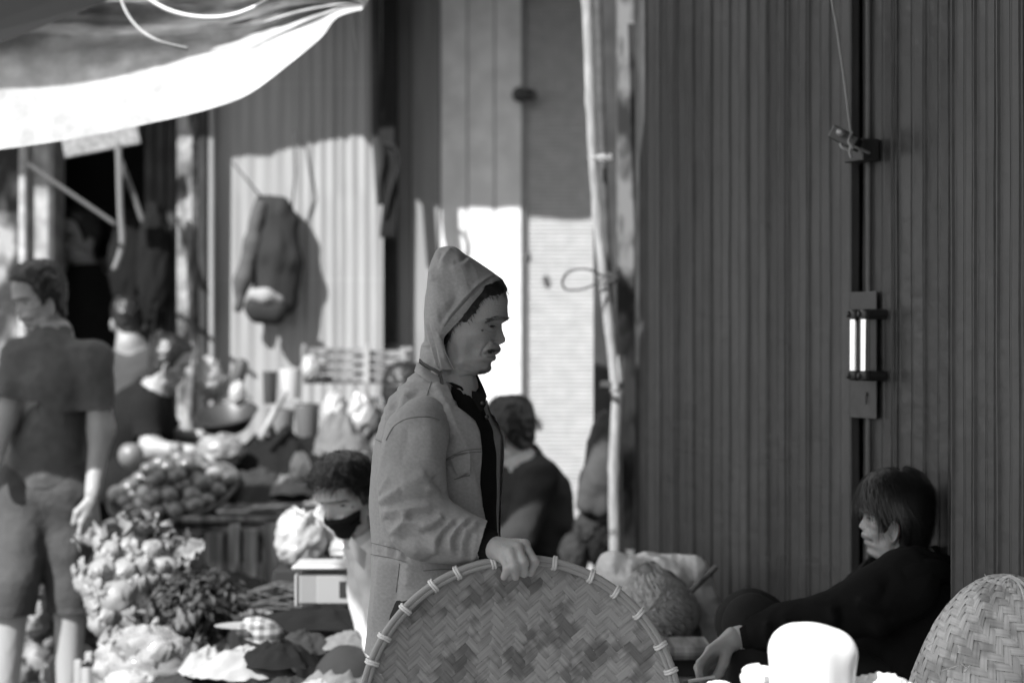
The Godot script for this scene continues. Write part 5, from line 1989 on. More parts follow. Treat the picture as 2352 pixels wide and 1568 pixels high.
func crowd() -> void:
	M.shirt_grey = mat(0.10, 0.9, {"tex": "cloth", "scale": 3.0, "rim": 0.2})
	M.denim = mat(0.06, 0.9, {"tex": "cloth", "scale": 2.5, "nrm": "rough_n", "bump": 0.3})
	M.white_cloth = mat(0.62, 0.85, {"tex": "cloth", "scale": 3.0})
	M.skin_far = mat(0.3, 0.5, {"vc": true, "spec": 0.5})
	var d := 8.0
	figure("man in a dark grey T-shirt and long denim shorts looking down", {
		"head": [84, 690, d], "yaw": PI + 0.30, "pitch": -0.10, "scale": 1.05, "fine": 2.6, "strands": 900, "thick": 13.0,
		"trunk": [P(118, 772, d), P(125, 880, d), P(108, 1080, d)], "shirt_r": [0.07, 0.118, 0.128],
		"shoulders": [P(208, 822, d - 0.05), P(50, 822, d)],
		"arms": [[P(214, 822, d - 0.05), P(232, 985, d - 0.05), P(212, 1135, d - 0.12)], [P(48, 822, d), P(8, 965, d - 0.08), P(-22, 1080, d - 0.2)]],
		"hands": [[P(211, 1140, d - 0.12), Vector3(-0.10, -1, 0.05), Vector3(-0.7, 0, 0.7)]],
		"legs": [[P(66, 1125, d), P(32, 1345, d - 0.1), P(2, 1690, d - 0.05)], [P(152, 1125, d), P(160, 1350, d), P(158, 1690, d)]],
		"leg_r": [0.098, 0.074, 0.08], "leg_clips": [[P(100, 1405, d), Vector3(0.0, 1, 0)]],
		"clips": [[P(100, 1118, d), Vector3(0, 1, 0)]], "sleeve": "short", "shirt": M.shirt_grey, "trousers": M.denim, "seed": 4, "cell": 0.014, "wrinkle": 0.014, "skin": M.skin_far})
	var cg := MB.new()
	cg.tube([P(206, 1212, 7.85), P(212, 1222, 7.85)], 0.004, 8)
	tag(obj("cigarette", cg.done(), mat(0.8, 0.8)), "lit cigarette in the hand of the T-shirt man", "cigarette")
	d = 10.95
	figure("tall man in dark clothes standing in the shop mouth", {
		"head": [172, 545, d], "yaw": PI + 0.55, "pitch": 0.1, "scale": 1.18,
		"trunk": [P(195, 625, d), P(198, 720, d), P(198, 950, d)], "shirt_r": [0.08, 0.14, 0.14],
		"shoulders": [P(258, 672, d), P(135, 672, d)],
		"arms": [[P(258, 672, d), P(275, 830, d), P(255, 960, d - 0.1)], [P(135, 672, d), P(120, 830, d), P(140, 960, d - 0.1)]],
		"legs": [[P(170, 960, d), P(170, 1180, d), P(170, 1345, d)], [P(225, 960, d), P(225, 1180, d), P(225, 1345, d)]],
		"shirt": M.black_cloth, "trousers": M.black_cloth, "seed": 8, "skin": M.skin_far})
	block("shop_step", M.concrete, Vector3(-3.6, 0.0, -12.5), Vector3(-0.72, 0.26, -9.9))
	tag(get_node("shop_step"), "low concrete step along the open shop mouth", "step")
	d = 10.5
	figure("small person with black hair half hidden behind the crouching man", {
		"head": [292, 735, d], "yaw": PI - 1.3, "pitch": 0.0, "scale": 0.86,
		"trunk": [P(305, 800, d), P(315, 860, d), P(315, 1000, d)], "shirt_r": [0.06, 0.1, 0.11], "shoulders": [P(345, 835, d), P(282, 835, d)],
		"arms": [[P(345, 835, d), P(355, 930, d), P(330, 1000, d - 0.1)], [P(282, 835, d), P(275, 930, d), P(290, 1000, d - 0.1)]],
		"shirt": mat(0.05, 0.9), "seed": 11, "skin": M.skin_far})
	d = 9.8
	figure("man in a black T-shirt crouching over his goods behind the tomatoes", {
		"head": [392, 838, d], "yaw": 0.35, "pitch": -0.22, "scale": 1.0, "thick": 9.0,
		"trunk": [P(352, 905, d), P(318, 970, d), P(292, 1090, d + 0.05)], "shirt_r": [0.085, 0.145, 0.15], "shoulders": [P(338, 935, d - 0.16), P(352, 925, d + 0.16)],
		"arms": [[P(338, 935, d - 0.16), P(345, 1030, d - 0.22), P(440, 1035, d - 0.3)], [P(352, 925, d + 0.16), P(400, 1010, d + 0.2), P(460, 1000, d)]],
		"legs": [[P(290, 1110, d - 0.1), P(420, 1070, d - 0.1), P(400, 1310, d)], [P(290, 1110, d + 0.1), P(420, 1070, d + 0.15), P(400, 1310, d + 0.15)]],
		"sleeve": "short", "shirt": M.black_cloth, "trousers": M.black_cloth, "seed": 14, "skin": M.skin_far})
	d = 6.65
	var mk := figure("man in a white shirt with a black mask pulled under his nose", {
		"head": [790, 1146, d], "yaw": PI + 0.72, "pitch": -0.22, "roll": 0.0, "scale": 1.0, "fine": 2.2, "strands": 2600, "thick": 14.0, "len": 0.034, "sweep": Vector3(0.5, -0.35, 0), "line": [[960, 828], [1000, 826], [1030, 785], [1044, 746], [1060, 744], [1070, 768], [1080, 758], [1088, 728], [1100, 704], [1120, 694], [1150, 690], [1172, 686]],
		"trunk": [P(846, 1250, d + 0.05), P(915, 1350, d + 0.1), P(945, 1560, d + 0.1)], "shirt_r": [0.07, 0.135, 0.14], "shoulders": [P(872, 1312, d - 0.05), P(960, 1290, d + 0.25)],
		"arms": [[P(876, 1318, d - 0.05), P(888, 1480, d - 0.1), P(900, 1560, d - 0.3)], [P(960, 1290, d + 0.25), P(990, 1450, d + 0.2), P(960, 1560, d)]],
		"legs": [[P(900, 1580, d), P(800, 1560, d - 0.1), P(850, 1930, d - 0.1)], [P(960, 1580, d + 0.2), P(900, 1560, d + 0.2), P(930, 1930, d + 0.2)]],
		"shirt": M.white_cloth, "trousers": M.dark_cloth, "seed": 17, "cell": 0.013})
	# the mask over mouth and chin
	var hb := Basis(Vector3(0, 1, 0), PI + 0.72) * Basis(Vector3(0, 0, 1), -0.22)
	var ht := Transform3D(hb, P(790, 1146, d))
	var mm := MB.new()
	var rows := 0
	var y := 789.0
	while y <= 860.0:
		var r := head_row(minf(y, 857.0))
		for i in 41:
			var a := (i / 40.0 - 0.5) * 2.5
			# the mask's upper edge rises towards the ears
			var yy := y - 16.0 * smoothstep(0.5, 1.25, absf(a)) - (26.0 * smoothstep(0.6, 1.25, absf(a)) if y > 820 else 0.0)
			var q := head_at(head_row(minf(yy, 857.0)), yy, a)
			var bulge := 6.0 + 5.0 * exp(-pow((y - 805.0) / 14.0, 2.0)) * cos(a)
			mm.p(ht * Vector3((q.x + cos(a) * bulge - 1085.0) * HS, (745.0 - yy) * HS, (q.z + sin(a) * bulge) * HS))
		rows += 1
		y += 5.0
	mm.knit(0, 41, rows)
	obj("face_mask", mm.done(), M.black_cloth, mk)
	var cl := MB.new()
	strip(cl, [P(806, 1232, d - 0.12), P(822, 1250, d - 0.14), P(842, 1268, d - 0.14)], [P(800, 1250, d - 0.12), P(815, 1285, d - 0.16), P(838, 1310, d - 0.16)], 10, 0.006)
	obj("shirt_collar", cl.done(), M.white_cloth, mk)
	d = 9.5
	figure("person with black hair peeping out behind the hooded man's shoulder", {
		"head": [932, 905, d], "yaw": 0.9, "pitch": -0.1, "scale": 1.0,
		"trunk": [P(930, 985, d), P(935, 1060, d), P(940, 1200, d)], "shoulders": [P(890, 1030, d), P(980, 1030, d)],
		"arms": [[P(890, 1030, d), P(885, 1130, d), P(900, 1200, d - 0.1)], [P(980, 1030, d), P(985, 1130, d), P(970, 1200, d - 0.1)]],
		"shirt": mat(0.12, 0.9), "seed": 21})
	d = 8.6
	figure("man in a dark jacket seated with his back to the bamboo poles", {
		"head": [1168, 990, d], "yaw": PI - 0.75, "pitch": -0.05, "scale": 1.02, "fine": 2.6, "strands": 700, "thick": 12.0,
		"trunk": [P(1195, 1062, d), P(1225, 1140, d), P(1240, 1330, d)], "shirt_r": [0.085, 0.135, 0.15], "shoulders": [P(1245, 1092, d - 0.12), P(1165, 1100, d + 0.14)],
		"arms": [[P(1238, 1098, d - 0.14), P(1190, 1235, d - 0.2), P(1110, 1270, d - 0.25)], [P(1165, 1100, d + 0.14), P(1140, 1220, d + 0.12), P(1100, 1270, d)]],
		"legs": [[P(1230, 1340, d - 0.1), P(1090, 1310, d - 0.1), P(1100, 1640, d - 0.1)], [P(1230, 1340, d + 0.1), P(1090, 1310, d + 0.1), P(1100, 1640, d + 0.1)]],
		"shirt": M.dark_cloth, "trousers": M.black_cloth, "seed": 25, "wrinkle": 0.012})

func cloth_heap(called: String, label: String, category: String, at: Vector3, size: Vector3, seed_: int, m: Material, group := "") -> MeshInstance3D:
	var nz := FastNoiseLite.new()
	nz.seed = seed_
	nz.frequency = 1.0
	nz.fractal_octaves = 3
	nz.fractal_type = FastNoiseLite.FRACTAL_RIDGED
	var mb := MB.new()
	var nu := 44
	var nv := 16
	for j in nv + 1:
		var f := float(j) / nv
		for i in nu:
			var a := TAU * i / nu
			var wob := 1.0 + 0.25 * nz.get_noise_2d(cos(a) * 1.2 + seed_, sin(a) * 1.2)
			var x := cos(a) * f * wob
			var z := sin(a) * f * wob
			var y := (1.0 - f * f) * 0.75 + 0.3 * nz.get_noise_2d(x * 1.3 + z * 0.6, z * 1.0 + seed_) * (1.0 - 0.5 * f)
			mb.p(Vector3(x, y, z) * size)
	mb.knit(0, nu, nv + 1, true)
	var o := obj(called, mb.done(), m)
	o.position = at
	tag(o, label, category, group)
	return o

# a leaf: rib along +x, cupped and frilled
func leaf_mesh(len: float, wide: float, cup: float, frill: float, seed_: int, nu := 9, nv := 6) -> ArrayMesh:
	var nz := FastNoiseLite.new()
	nz.seed = seed_
	nz.frequency = 3.0
	var mb := MB.new()
	for j in nu + 1:
		var t := float(j) / nu
		var w := wide * pow(sin(PI * clampf(t * 0.88 + 0.1, 0, 1)), 0.7)
		for i in nv + 1:
			var s := (float(i) / nv - 0.5) * 2.0
			var y := cup * (s * s * 0.6 + t * t) + frill * absf(s) * nz.get_noise_2d(t * 2.0, s * 2.0) * 2.0 - (0.006 if absf(s) < 0.1 else 0.0)
			mb.p(Vector3(len * t, y, s * w * 0.5))
	mb.knit(0, nv + 1, nu + 1)
	return mb.done()

func cabbage(called: String, label: String, group: String, at: Vector3, r: float, variant: int, m: Material, ml: Material, leaves := 5) -> Node3D:
	var key := "cab%d" % variant
	if not M.has(key):
		var nz := FastNoiseLite.new()
		nz.seed = 50 + variant
		nz.frequency = 1.4
		var mb := MB.new()
		for j in 15:
			var th := PI * j / 14.0
			for i in 22:
				var a := TAU * i / 22.0
				var d := Vector3(sin(th) * cos(a), cos(th), sin(th) * sin(a))
				var g := 1.0 + 0.16 * nz.get_noise_3dv(d) + 0.06 * absf(sin(a * 3.5 + d.y * 3.0 + 2.0 * nz.get_noise_3dv(d * 2.0)))
				mb.p(d * g * Vector3(1, 0.9, 1))
		mb.knit(0, 22, 15, true)
		M[key] = mb.done()
		M[key + "l"] = leaf_mesh(1.45, 1.35, 0.55, 0.25, 60 + variant, 12, 10)
	var t := thing(called, label, "vegetable", group, at)
	var rr := RandomNumberGenerator.new()
	rr.seed = int(at.x * 1000.0) + variant
	var heart := obj("heart", M[key], m, t)
	heart.scale = Vector3.ONE * r
	heart.rotation = Vector3(rr.randf_range(-0.4, 0.4), rr.randf() * TAU, rr.randf_range(-0.4, 0.4))
	for j in leaves:
		var l := obj("leaf", M[key + "l"], ml, t)
		var a := TAU * j / leaves + rr.randf()
		var b := Basis(Vector3(0, 1, 0), a) * Basis(Vector3(0, 0, 1), rr.randf_range(0.35, 0.95))
		l.transform = Transform3D(b * r, b * Vector3(0.1, -0.75, 0) * r)
	return t

func crate(label: String, at: Vector3, size: Vector3, m: Material, turn := 0.0, group := "") -> Node3D:
	var t := thing("crate", label, "crate", group, at)
	t.rotation.y = turn
	var n := 4
	for j in n:
		var y := size.y * (j + 0.5) / n
		for s in [-1.0, 1.0]:
			block("slat", m, Vector3(-size.x / 2, y - size.y / n * 0.36, s * size.z / 2 - 0.006), Vector3(size.x / 2, y + size.y / n * 0.36, s * size.z / 2 + 0.006), t, 0.002)
			block("slat", m, Vector3(s * size.x / 2 - 0.006, y - size.y / n * 0.36, -size.z / 2 + 0.008), Vector3(s * size.x / 2 + 0.006, y + size.y / n * 0.36, size.z / 2 - 0.008), t, 0.002)
	for sx in [-1.0, 1.0]:
		for sz in [-1.0, 1.0]:
			block("corner_post", m, Vector3(sx * size.x / 2 - 0.012 - 0.004 * sx, 0, sz * size.z / 2 - 0.012 - 0.004 * sz), Vector3(sx * size.x / 2 + 0.012 - 0.004 * sx, size.y + 0.01, sz * size.z / 2 + 0.012 - 0.004 * sz), t, 0.003)
	block("bottom", m, Vector3(-size.x / 2 + 0.01, 0.0, -size.z / 2 + 0.01), Vector3(size.x / 2 - 0.01, 0.012, size.z / 2 - 0.01), t, 0.003)
	return t

func table(label: String, lo: Vector3, hi: Vector3, m: Material) -> Node3D:
	var t := thing("stall_table", label, "table")
	var n := maxi(2, int((hi.z - lo.z) / 0.14))
	for j in n:
		block("plank", m, Vector3(lo.x, hi.y - 0.03, lo.z + (hi.z - lo.z) * j / n + 0.003), Vector3(hi.x, hi.y, lo.z + (hi.z - lo.z) * (j + 1) / n - 0.003), t, 0.004)
	for x in [lo.x + 0.04, hi.x - 0.04]:
		for z in [lo.z + 0.05, hi.z - 0.05]:
			block("leg", m, Vector3(x - 0.025, 0, z - 0.025), Vector3(x + 0.025, hi.y - 0.031, z + 0.025), t)
	block("apron", m, Vector3(lo.x + 0.07, hi.y - 0.13, hi.z - 0.04), Vector3(hi.x - 0.07, hi.y - 0.032, hi.z - 0.02), t)
	return t

func goods() -> void:
	M.tomato = mat(0.13, 0.2, {"spec": 0.6})
	M.tomato_pale = mat(0.42, 0.25, {"spec": 0.6})
	M.stalk = mat(0.08, 0.8)
	M.cab = mat(0.4, 0.5, {"tex": "mottle", "scale": 4.0})
	M.cab_leaf = mat(0.34, 0.5, {"tex": "mottle", "scale": 4.0, "back": 0.35})
	M.green = mat(0.2, 0.45, {"tex": "mottle", "scale": 4.0, "back": 0.3})
	M.herb = mat(0.03, 0.55, {"back": 0.25})
	M.clear = mat(0.8, 0.12, {"alpha": 0.28, "spec": 0.8})
	M.film = mat(0.4, 0.3, {"spec": 0.6, "back": 0.5, "nrm": "crumple_n", "bump": 0.6, "scale": 3.0})
	M.pale_cloth = mat(0.34, 0.9, {"tex": "cloth", "scale": 2.0})
	M.mid_cloth = mat(0.2, 0.9, {"tex": "mottle", "scale": 3.0})
	M.card = mat(0.32, 0.9, {"tex": "grain", "scale": 3.0})
	M.basketry = mat(0.12, 0.8, {"tex": "wood", "scale": 5.0})
	var r := RandomNumberGenerator.new()
	r.seed = 99
	# ---- tomatoes in a shallow woven tray on a table
	var tc := P(398, 1128, 9.2)
	var tb := Basis(Vector3(1, 0, 0), 0.42) * Basis(Vector3(0, 0, 1), 0.16)
	var td := thing("shallow_basket", "shallow dark woven basket under the heap of tomatoes", "basket", "", tc)
	var bm := MB.new()
	bm.lathe(Transform3D(tb, Vector3.ZERO), [Vector2(0.001, -0.075), Vector2(0.12, -0.07), Vector2(0.2, -0.045), Vector2(0.245, -0.005), Vector2(0.25, 0.0), Vector2(0.235, 0.0), Vector2(0.19, -0.035), Vector2(0.001, -0.06)], 40)
	obj("bowl", bm.done(), M.basketry, td)
	for k in 3:
		var ring := []
		for j in 49:
			var a := TAU * j / 48.0
			ring.append(tb * Vector3(cos(a) * (0.25 - 0.014 * k), -0.012 * k, sin(a) * (0.25 - 0.014 * k)))
		var rm := MB.new()
		rm.tube(ring, 0.008, 6, false)
		obj("rim_hoop", rm.done(), M.basketry, td)
	var sph := MB.new()
	for j in 13:
		var th := PI * j / 12.0
		for i in 20:
			var a := TAU * i / 20.0
			var rr := 1.0 + 0.03 * cos(5.0 * a) * sin(th)
			sph.p(Vector3(sin(th) * cos(a) * rr, cos(th) * (0.86 - 0.1 * exp(-pow(th / 0.35, 2.0))), sin(th) * sin(a) * rr))
	sph.knit(0, 20, 13, true)
	var sphm := sph.done()
	var star := MB.new()
	for j in 5:
		var a := TAU * j / 5.0
		var k := star.p(Vector3(0, 0.8, 0))
		star.p(Vector3(cos(a - 0.3) * 0.18, 0.79, sin(a - 0.3) * 0.18))
		star.p(Vector3(cos(a) * 0.5, 0.78, sin(a) * 0.5))
		star.p(Vector3(cos(a + 0.3) * 0.18, 0.79, sin(a + 0.3) * 0.18))
		star.quad(k, k + 1, k + 2, k + 3)
	var starm := star.done(true)
	for layer in 3:
		var rad: float = [0.225, 0.165, 0.1][layer]
		var step := 0.072
		var nrow := int(rad / step) + 1
		for j in range(-nrow, nrow + 1):
			for i in range(-nrow - 1, nrow + 2):
				var x := (i + 0.5 * (absi(j) % 2)) * step + 0.02 * (layer % 2)
				var z := j * step * 0.87
				if Vector2(x, z).length() > rad:
					continue
				var y: float = -0.012 + 0.056 * layer + 0.6 * Vector2(x, z).length_squared() * (1.0 if layer == 0 else 0.0)
				var q := tb * Vector3(x + r.randf_range(-0.006, 0.006), y + r.randf_range(-0.006, 0.006), z + r.randf_range(-0.006, 0.006))
				var pale := r.randf() < 0.16
				var t := thing("tomato", "pale unripe tomato in the heap on the shallow basket" if pale else "glossy ripe tomato in the heap on the shallow basket", "tomato", "pale tomatoes in the shallow basket" if pale else "ripe tomatoes in the shallow basket", tc + q)
				var fr := obj("fruit", sphm, M.tomato_pale if pale else M.tomato, t)
				var s := r.randf_range(0.033, 0.041)
				var bs := Basis.from_euler(Vector3(r.randf_range(-0.9, 0.9), r.randf() * TAU, r.randf_range(-0.9, 0.9)))
				fr.transform = Transform3D(bs * s, Vector3.ZERO)
				obj("calyx", starm, M.stalk, fr)
	var tt := table("rough wooden stall table carrying the tomatoes", Vector3(tc.x - 0.3, 0, -9.55), Vector3(tc.x + 0.42, tc.y - 0.13, -9.05), M.wood)
	block("brace", M.wood, Vector3(tc.x - 0.15, tc.y - 0.131, -9.35), Vector3(tc.x + 0.15, tc.y - 0.08, -9.25), tt)
	tag(bag(P(505, 1035, 9.4), Vector3(0.085, 0.06, 0.06), 5, mat(0.2, 0.4)), "pale plastic bag puffed up above the tomato heap", "bag")
	for q in [[300, 1045, 0.05, "large round gourd at the rim of the tomato heap"], [405, 1030, 0.028, "small bottle gourd standing on the tomato heap"]]:
		var o := obj("gourd", sphm, mat(0.15, 0.4, {"spec": 0.5}))
		o.position = P(q[0], q[1], 9.35)
		o.scale = Vector3(q[2], q[2] * 1.2, q[2])
		tag(o, q[3], "gourd")
	# upright boards of a low stall front
	var sf := thing("board_fence", "pale upright boards closing the stall front beside the table", "fence")
	for q in [[523, 1205, 1330, 26], [560, 1215, 1335, 30], [603, 1200, 1340, 38], [470, 1225, 1300, 40]]:
		var a := P(q[0], q[1], 9.0)
		var b := P(q[0] + q[3], q[2] + 200, 9.0)
		block("board", M.pale_wood, Vector3(a.x, 0.0, -9.03 - 0.01 * (q[3] % 3)), Vector3(b.x, a.y, -9.0 - 0.01 * (q[3] % 3)), sf)
	block("rail", M.wood, Vector3(P(420, 0, 8.98).x, P(0, 1200, 8.98).y, -8.985), Vector3(P(650, 0, 8.98).x, P(0, 1185, 8.98).y, -8.96), sf)
	# ---- pale cabbages heaped on low crates
	var gname := "pale cabbages heaped beside the herb bunch"
	crate("low slatted crate under the pale cabbages", Vector3(P(310, 0, 7.6).x, 0, -7.62), Vector3(0.34, 0.4, 0.2), M.pale_wood)
	crate("low slatted crate beneath the lettuces", Vector3(P(60, 0, 8.4).x, 0, -8.42), Vector3(0.46, 0.34, 0.3), M.pale_wood)
	var spots := [[252, 1275, 7.48, 0.055], [300, 1262, 7.50, 0.052], [345, 1275, 7.48, 0.053], [236, 1322, 7.42, 0.053], [286, 1318, 7.44, 0.056], [330, 1312, 7.44, 0.050], [378, 1308, 7.45, 0.052], [228, 1378, 7.37, 0.055], [272, 1376, 7.37, 0.058], [312, 1362, 7.39, 0.050], [246, 1425, 7.36, 0.053], [296, 1415, 7.36, 0.052], [340, 1345, 7.42, 0.044], [92, 1325, 8.21, 0.058], [60, 1372, 8.18, 0.061], [112, 1385, 8.16, 0.060], [78, 1425, 8.14, 0.058], [122, 1345, 8.23, 0.048], [395, 1345, 7.44, 0.044], [205, 1335, 7.48, 0.049]]
	for j in spots.size():
		var q: Array = spots[j]
		cabbage("cabbage", "pale round cabbage heaped beside the herb bunch" if q[0] > 180 else "pale round cabbage seen between the legs of the T-shirt man", gname if q[0] > 180 else "cabbages behind the legs of the T-shirt man", P(q[0], q[1], q[2]), q[3] * r.randf_range(0.85, 1.1), j % 3, M.cab, M.cab_leaf, 4)
	for q in [[352, 1225, 0.12, 0.9], [398, 1270, 0.13, 0.5], [420, 1290, 0.12, 0.35], [330, 1235, 0.1, 1.2], [300, 1228, 0.09, 1.4]]:
		var t := thing("chinese_cabbage", "pale long-leaved cabbage lying on top of the round ones", "vegetable", "long-leaved cabbages on the heap", P(q[0], q[1], 7.6))
		for k in 6:
			var l := obj("leaf", leaf_mesh(1.0, 0.5, 0.25, 0.12, 70 + k), M.cab_leaf, t)
			var b := Basis(Vector3(0, 0, 1), q[3] + r.randf_range(-0.35, 0.35)) * Basis(Vector3(1, 0, 0), TAU * k / 6.0)
			l.transform = Transform3D(b * q[2], b * Vector3(-0.5, 0, 0) * q[2])
	var loose := leaf_mesh(0.11, 0.08, 0.03, 0.03, 91, 10, 8)
	for j in 26:
		var px := r.randf_range(215, 430) if j < 14 else r.randf_range(170, 470)
		var py := r.randf_range(1235, 1400) if j < 14 else r.randf_range(1440, 1560)
		var o := obj("cabbage_leaf", loose, [M.cab, M.cab_leaf, M.green][j % 3])
		var dd := 7.5 + r.randf_range(-0.06, 0.05) if j < 14 else 7.25
		o.transform = Transform3D(Basis.from_euler(Vector3(r.randf_range(-0.8, 0.8), r.randf() * TAU, r.randf_range(-0.6, 0.9))) * r.randf_range(0.7, 1.25), P(px, py, dd))
		tag(o, "loose torn cabbage leaf lying among the heaped cabbages" if j < 14 else "loose torn leaf lying low beside the wrapped cabbage", "leaf", "loose leaves on the cabbage heap" if j < 14 else "loose leaves beside the wrapped cabbage")
	# ---- dark herb bunch
	var hb := thing("herb_bunch", "big dark bunch of leafy herbs among the cabbages", "herbs", "", P(440, 1395, 7.35))
	var hm := MB.new()
	for j in 1500:
		var u := Vector3(r.randfn(0, 1), r.randfn(0, 1), r.randfn(0, 1)).normalized() * pow(r.randf(), 0.4)
		var c := Vector3(u.x * 0.17 + 0.04 * u.y, u.y * 0.12, u.z * 0.12)
		c += Vector3(0.02, 0.0, 0.0) * sin(u.y * 6.0)
		var n := (u + Vector3(r.randf_range(-0.7, 0.7), r.randf_range(-0.2, 0.9), r.randf_range(-0.7, 0.7))).normalized()
		var s := n.cross(Vector3(r.randf_range(-1, 1), r.randf_range(-1, 1), r.randf_range(-1, 1))).normalized()
		var f := n.cross(s).normalized()
		var l := r.randf_range(0.012, 0.026)
		var k := hm.p(c - s * l)
		hm.p(c + f * l * 0.5 + n * 0.004)
		hm.p(c + s * l)
		hm.p(c - f * l * 0.5 + n * 0.004)
		hm.quad(k, k + 1, k + 2, k + 3)
	tag(obj("foliage", hm.done(true), M.herb, hb), "", "", "", "stuff")
	var hs := MB.new()
	for j in 60:
		var a := Vector3(0.16 + r.randf_range(0, 0.05), r.randf_range(0.0, 0.05), r.randf_range(-0.05, 0.05))
		hs.tube([a, a + Vector3(0.08, 0.01 + r.randf_range(-0.03, 0.03), r.randf_range(-0.03, 0.03)), a + Vector3(0.2, r.randf_range(-0.04, 0.03), r.randf_range(-0.05, 0.05))], 0.003, 4)
	tag(obj("stem", hs.done(), M.stalk, hb), "", "", "", "stuff")
	# ---- lettuces along the front
	var lspots := [[40, 1455, 8.28, 0.077], [100, 1462, 8.27, 0.082], [30, 1520, 8.23, 0.082], [95, 1520, 8.21, 0.086], [150, 1500, 8.24, 0.071], [215, 1455, 8.27, 0.066], [190, 1535, 8.18, 0.077], [60, 1560, 8.18, 0.071], [140, 1560, 8.17, 0.077], [255, 1480, 8.25, 0.056]]
	for j in lspots.size():
		var q: Array = lspots[j]
		cabbage("lettuce", "loose frilly lettuce by the feet of the T-shirt man", "lettuces by the feet of the T-shirt man", P(q[0], q[1], q[2]), q[3], 3 + j % 3, M.cab_leaf, M.cab_leaf if j % 2 == 0 else M.green, 7)
	var bc := cabbage("cabbage", "large cabbage wrapped in clear plastic film beside the cloths", "", P(335, 1530, 7.2), 0.098, 1, M.green, M.cab_leaf)
	var wrap := bag(P(335, 1520, 7.2), Vector3(0.14, 0.095, 0.11), 44, M.clear)
	tag(wrap, "clear plastic bag stretched over the large cabbage", "bag")
	tag(bag(P(300, 1565, 7.08), Vector3(0.07, 0.03, 0.05), 45, M.film), "crumpled silvery plastic scrap under the wrapped cabbage", "bag")
	tag(bag(P(205, 1580, 7.8), Vector3(0.05, 0.03, 0.04), 49, M.film), "crumpled silvery plastic scrap by the dark shoe", "bag")
	# ---- cloths, bundles and the cap
	var cl := [["pale cotton cloth tumbled open on the clothes pile", [555, 1530, 6.64], [0.132, 0.088, 0.106], 1, "pale_cloth"], ["dark cloth thrown across the clothes pile", [640, 1510, 6.60], [0.106, 0.079, 0.088], 2, "black_cloth"], ["mid grey patterned cloth at the end of the pile", [790, 1560, 6.51], [0.114, 0.075, 0.088], 3, "mid_cloth"], ["pale lace cloth under the dark ones", [740, 1585, 6.47], [0.088, 0.053, 0.070], 4, "pale_cloth"], ["long black cloth rolled up behind the clothes pile", [725, 1425, 6.82], [0.194, 0.075, 0.088], 5, "black_cloth"], ["dark printed cloth crumpled beside the roll", [700, 1480, 6.69], [0.097, 0.066, 0.079], 6, "dark_cloth"], ["pale towel spilling towards the greens", [475, 1525, 6.78], [0.070, 0.088, 0.070], 7, "pale_cloth"], ["mid grey cloth folded over the roll", [805, 1475, 6.69], [0.088, 0.053, 0.070], 8, "mid_cloth"], ["dark cloth at the near edge of the pile", [660, 1580, 6.51], [0.088, 0.053, 0.070], 9, "dark_cloth"], ["dark sacking below the wrapped cabbage", [430, 1575, 6.82], [0.123, 0.053, 0.088], 10, "dark_cloth"]]
	for q in cl:
		cloth_heap("cloth", q[0], "cloth", P(q[1][0], q[1][1], q[1][2]) - Vector3(0, q[2][1] * 0.3, 0), Vector3(q[2][0], q[2][1], q[2][2]), q[3], M[q[4]])
	# checked cap
	var ck := Image.create(64, 64, false, Image.FORMAT_RGB8)
	for y in 64:
		for x in 64:
			var g := 0.82
			if (x / 8) % 2 == 0:
				g -= 0.2
			if (y / 8) % 2 == 0:
				g -= 0.3
			ck.set_pixel(x, y, Color(g, g, g))
	T.check = ImageTexture.create_from_image(ck)
	var cap := thing("cap", "pale cap with a checked crown on the clothes pile", "cap", "", P(600, 1452, 6.7))
	var cm := MB.new()
	cm.lathe(Transform3D(Basis(Vector3(0, 0, 1), -0.3), Vector3.ZERO), [Vector2(0.001, 0.04), Vector2(0.03, 0.038), Vector2(0.055, 0.026), Vector2(0.066, 0.0), Vector2(0.068, -0.022)], 28)
	obj("crown", cm.done(), mat(0.7, 0.9, {"tex": "check", "scale": 9.0}), cap)
	var vz := MB.new()
	for j in 7:
		for i in 13:
			var a := (i / 12.0 - 0.5) * 2.4 + PI
			var rr2 := 0.066 + 0.065 * j / 6.0 * cos((i / 12.0 - 0.5) * 2.2)
			vz.p(Vector3(cos(a) * rr2, 0.01 - 0.02 * j / 6.0 + 0.03 * (j / 6.0), sin(a) * rr2))
	vz.knit(0, 13, 7)
	obj("visor", vz.done(), M.pale_cloth, cap)
	# low trestle that carries the clothes
	table("low trestle under the clothes pile", Vector3(P(440, 0, 6.8).x, 0, -6.95), Vector3(P(860, 0, 6.6).x, 0.36, -6.35), M.wood)
	crate("low slatted crate under the wrapped cabbage", Vector3(P(335, 0, 7.2).x, 0, -7.2), Vector3(0.34, 0.3, 0.26), M.pale_wood)
	block("cardboard_box", M.card, P(560, 1405, 8.1), P(640, 1372, 8.1) + Vector3(0, 0, 0.14))
	tag(get_node("cardboard_box"), "flattened grey cardboard box beside the herb bunch", "box")
	# ---- digital scale
	var sc := thing("market_scale", "market scale with a pale pan and a dark display window", "scale", "", P(768, 1385, 7.0))
	block("housing", mat(0.22, 0.5), Vector3(-0.10, 0, -0.1), Vector3(0.12, 0.095, 0.08), sc, 0.01)
	var fp := block("front_panel", mat(0.28, 0.5), Vector3(-0.045, 0.008, 0.081), Vector3(0.12, 0.088, 0.085), sc, 0.002)
	block("display_window", mat(0.03, 0.15), Vector3(0.02, 0.025, 0.086), Vector3(0.11, 0.072, 0.088), fp, 0.001)
	block("side_strip", mat(0.35, 0.5), Vector3(-0.108, 0.0, 0.02), Vector3(-0.101, 0.09, 0.08), sc, 0.002)
	block("weighing_pan", mat(0.5, 0.35), Vector3(-0.115, 0.105, -0.12), Vector3(0.14, 0.118, 0.1), sc, 0.005)
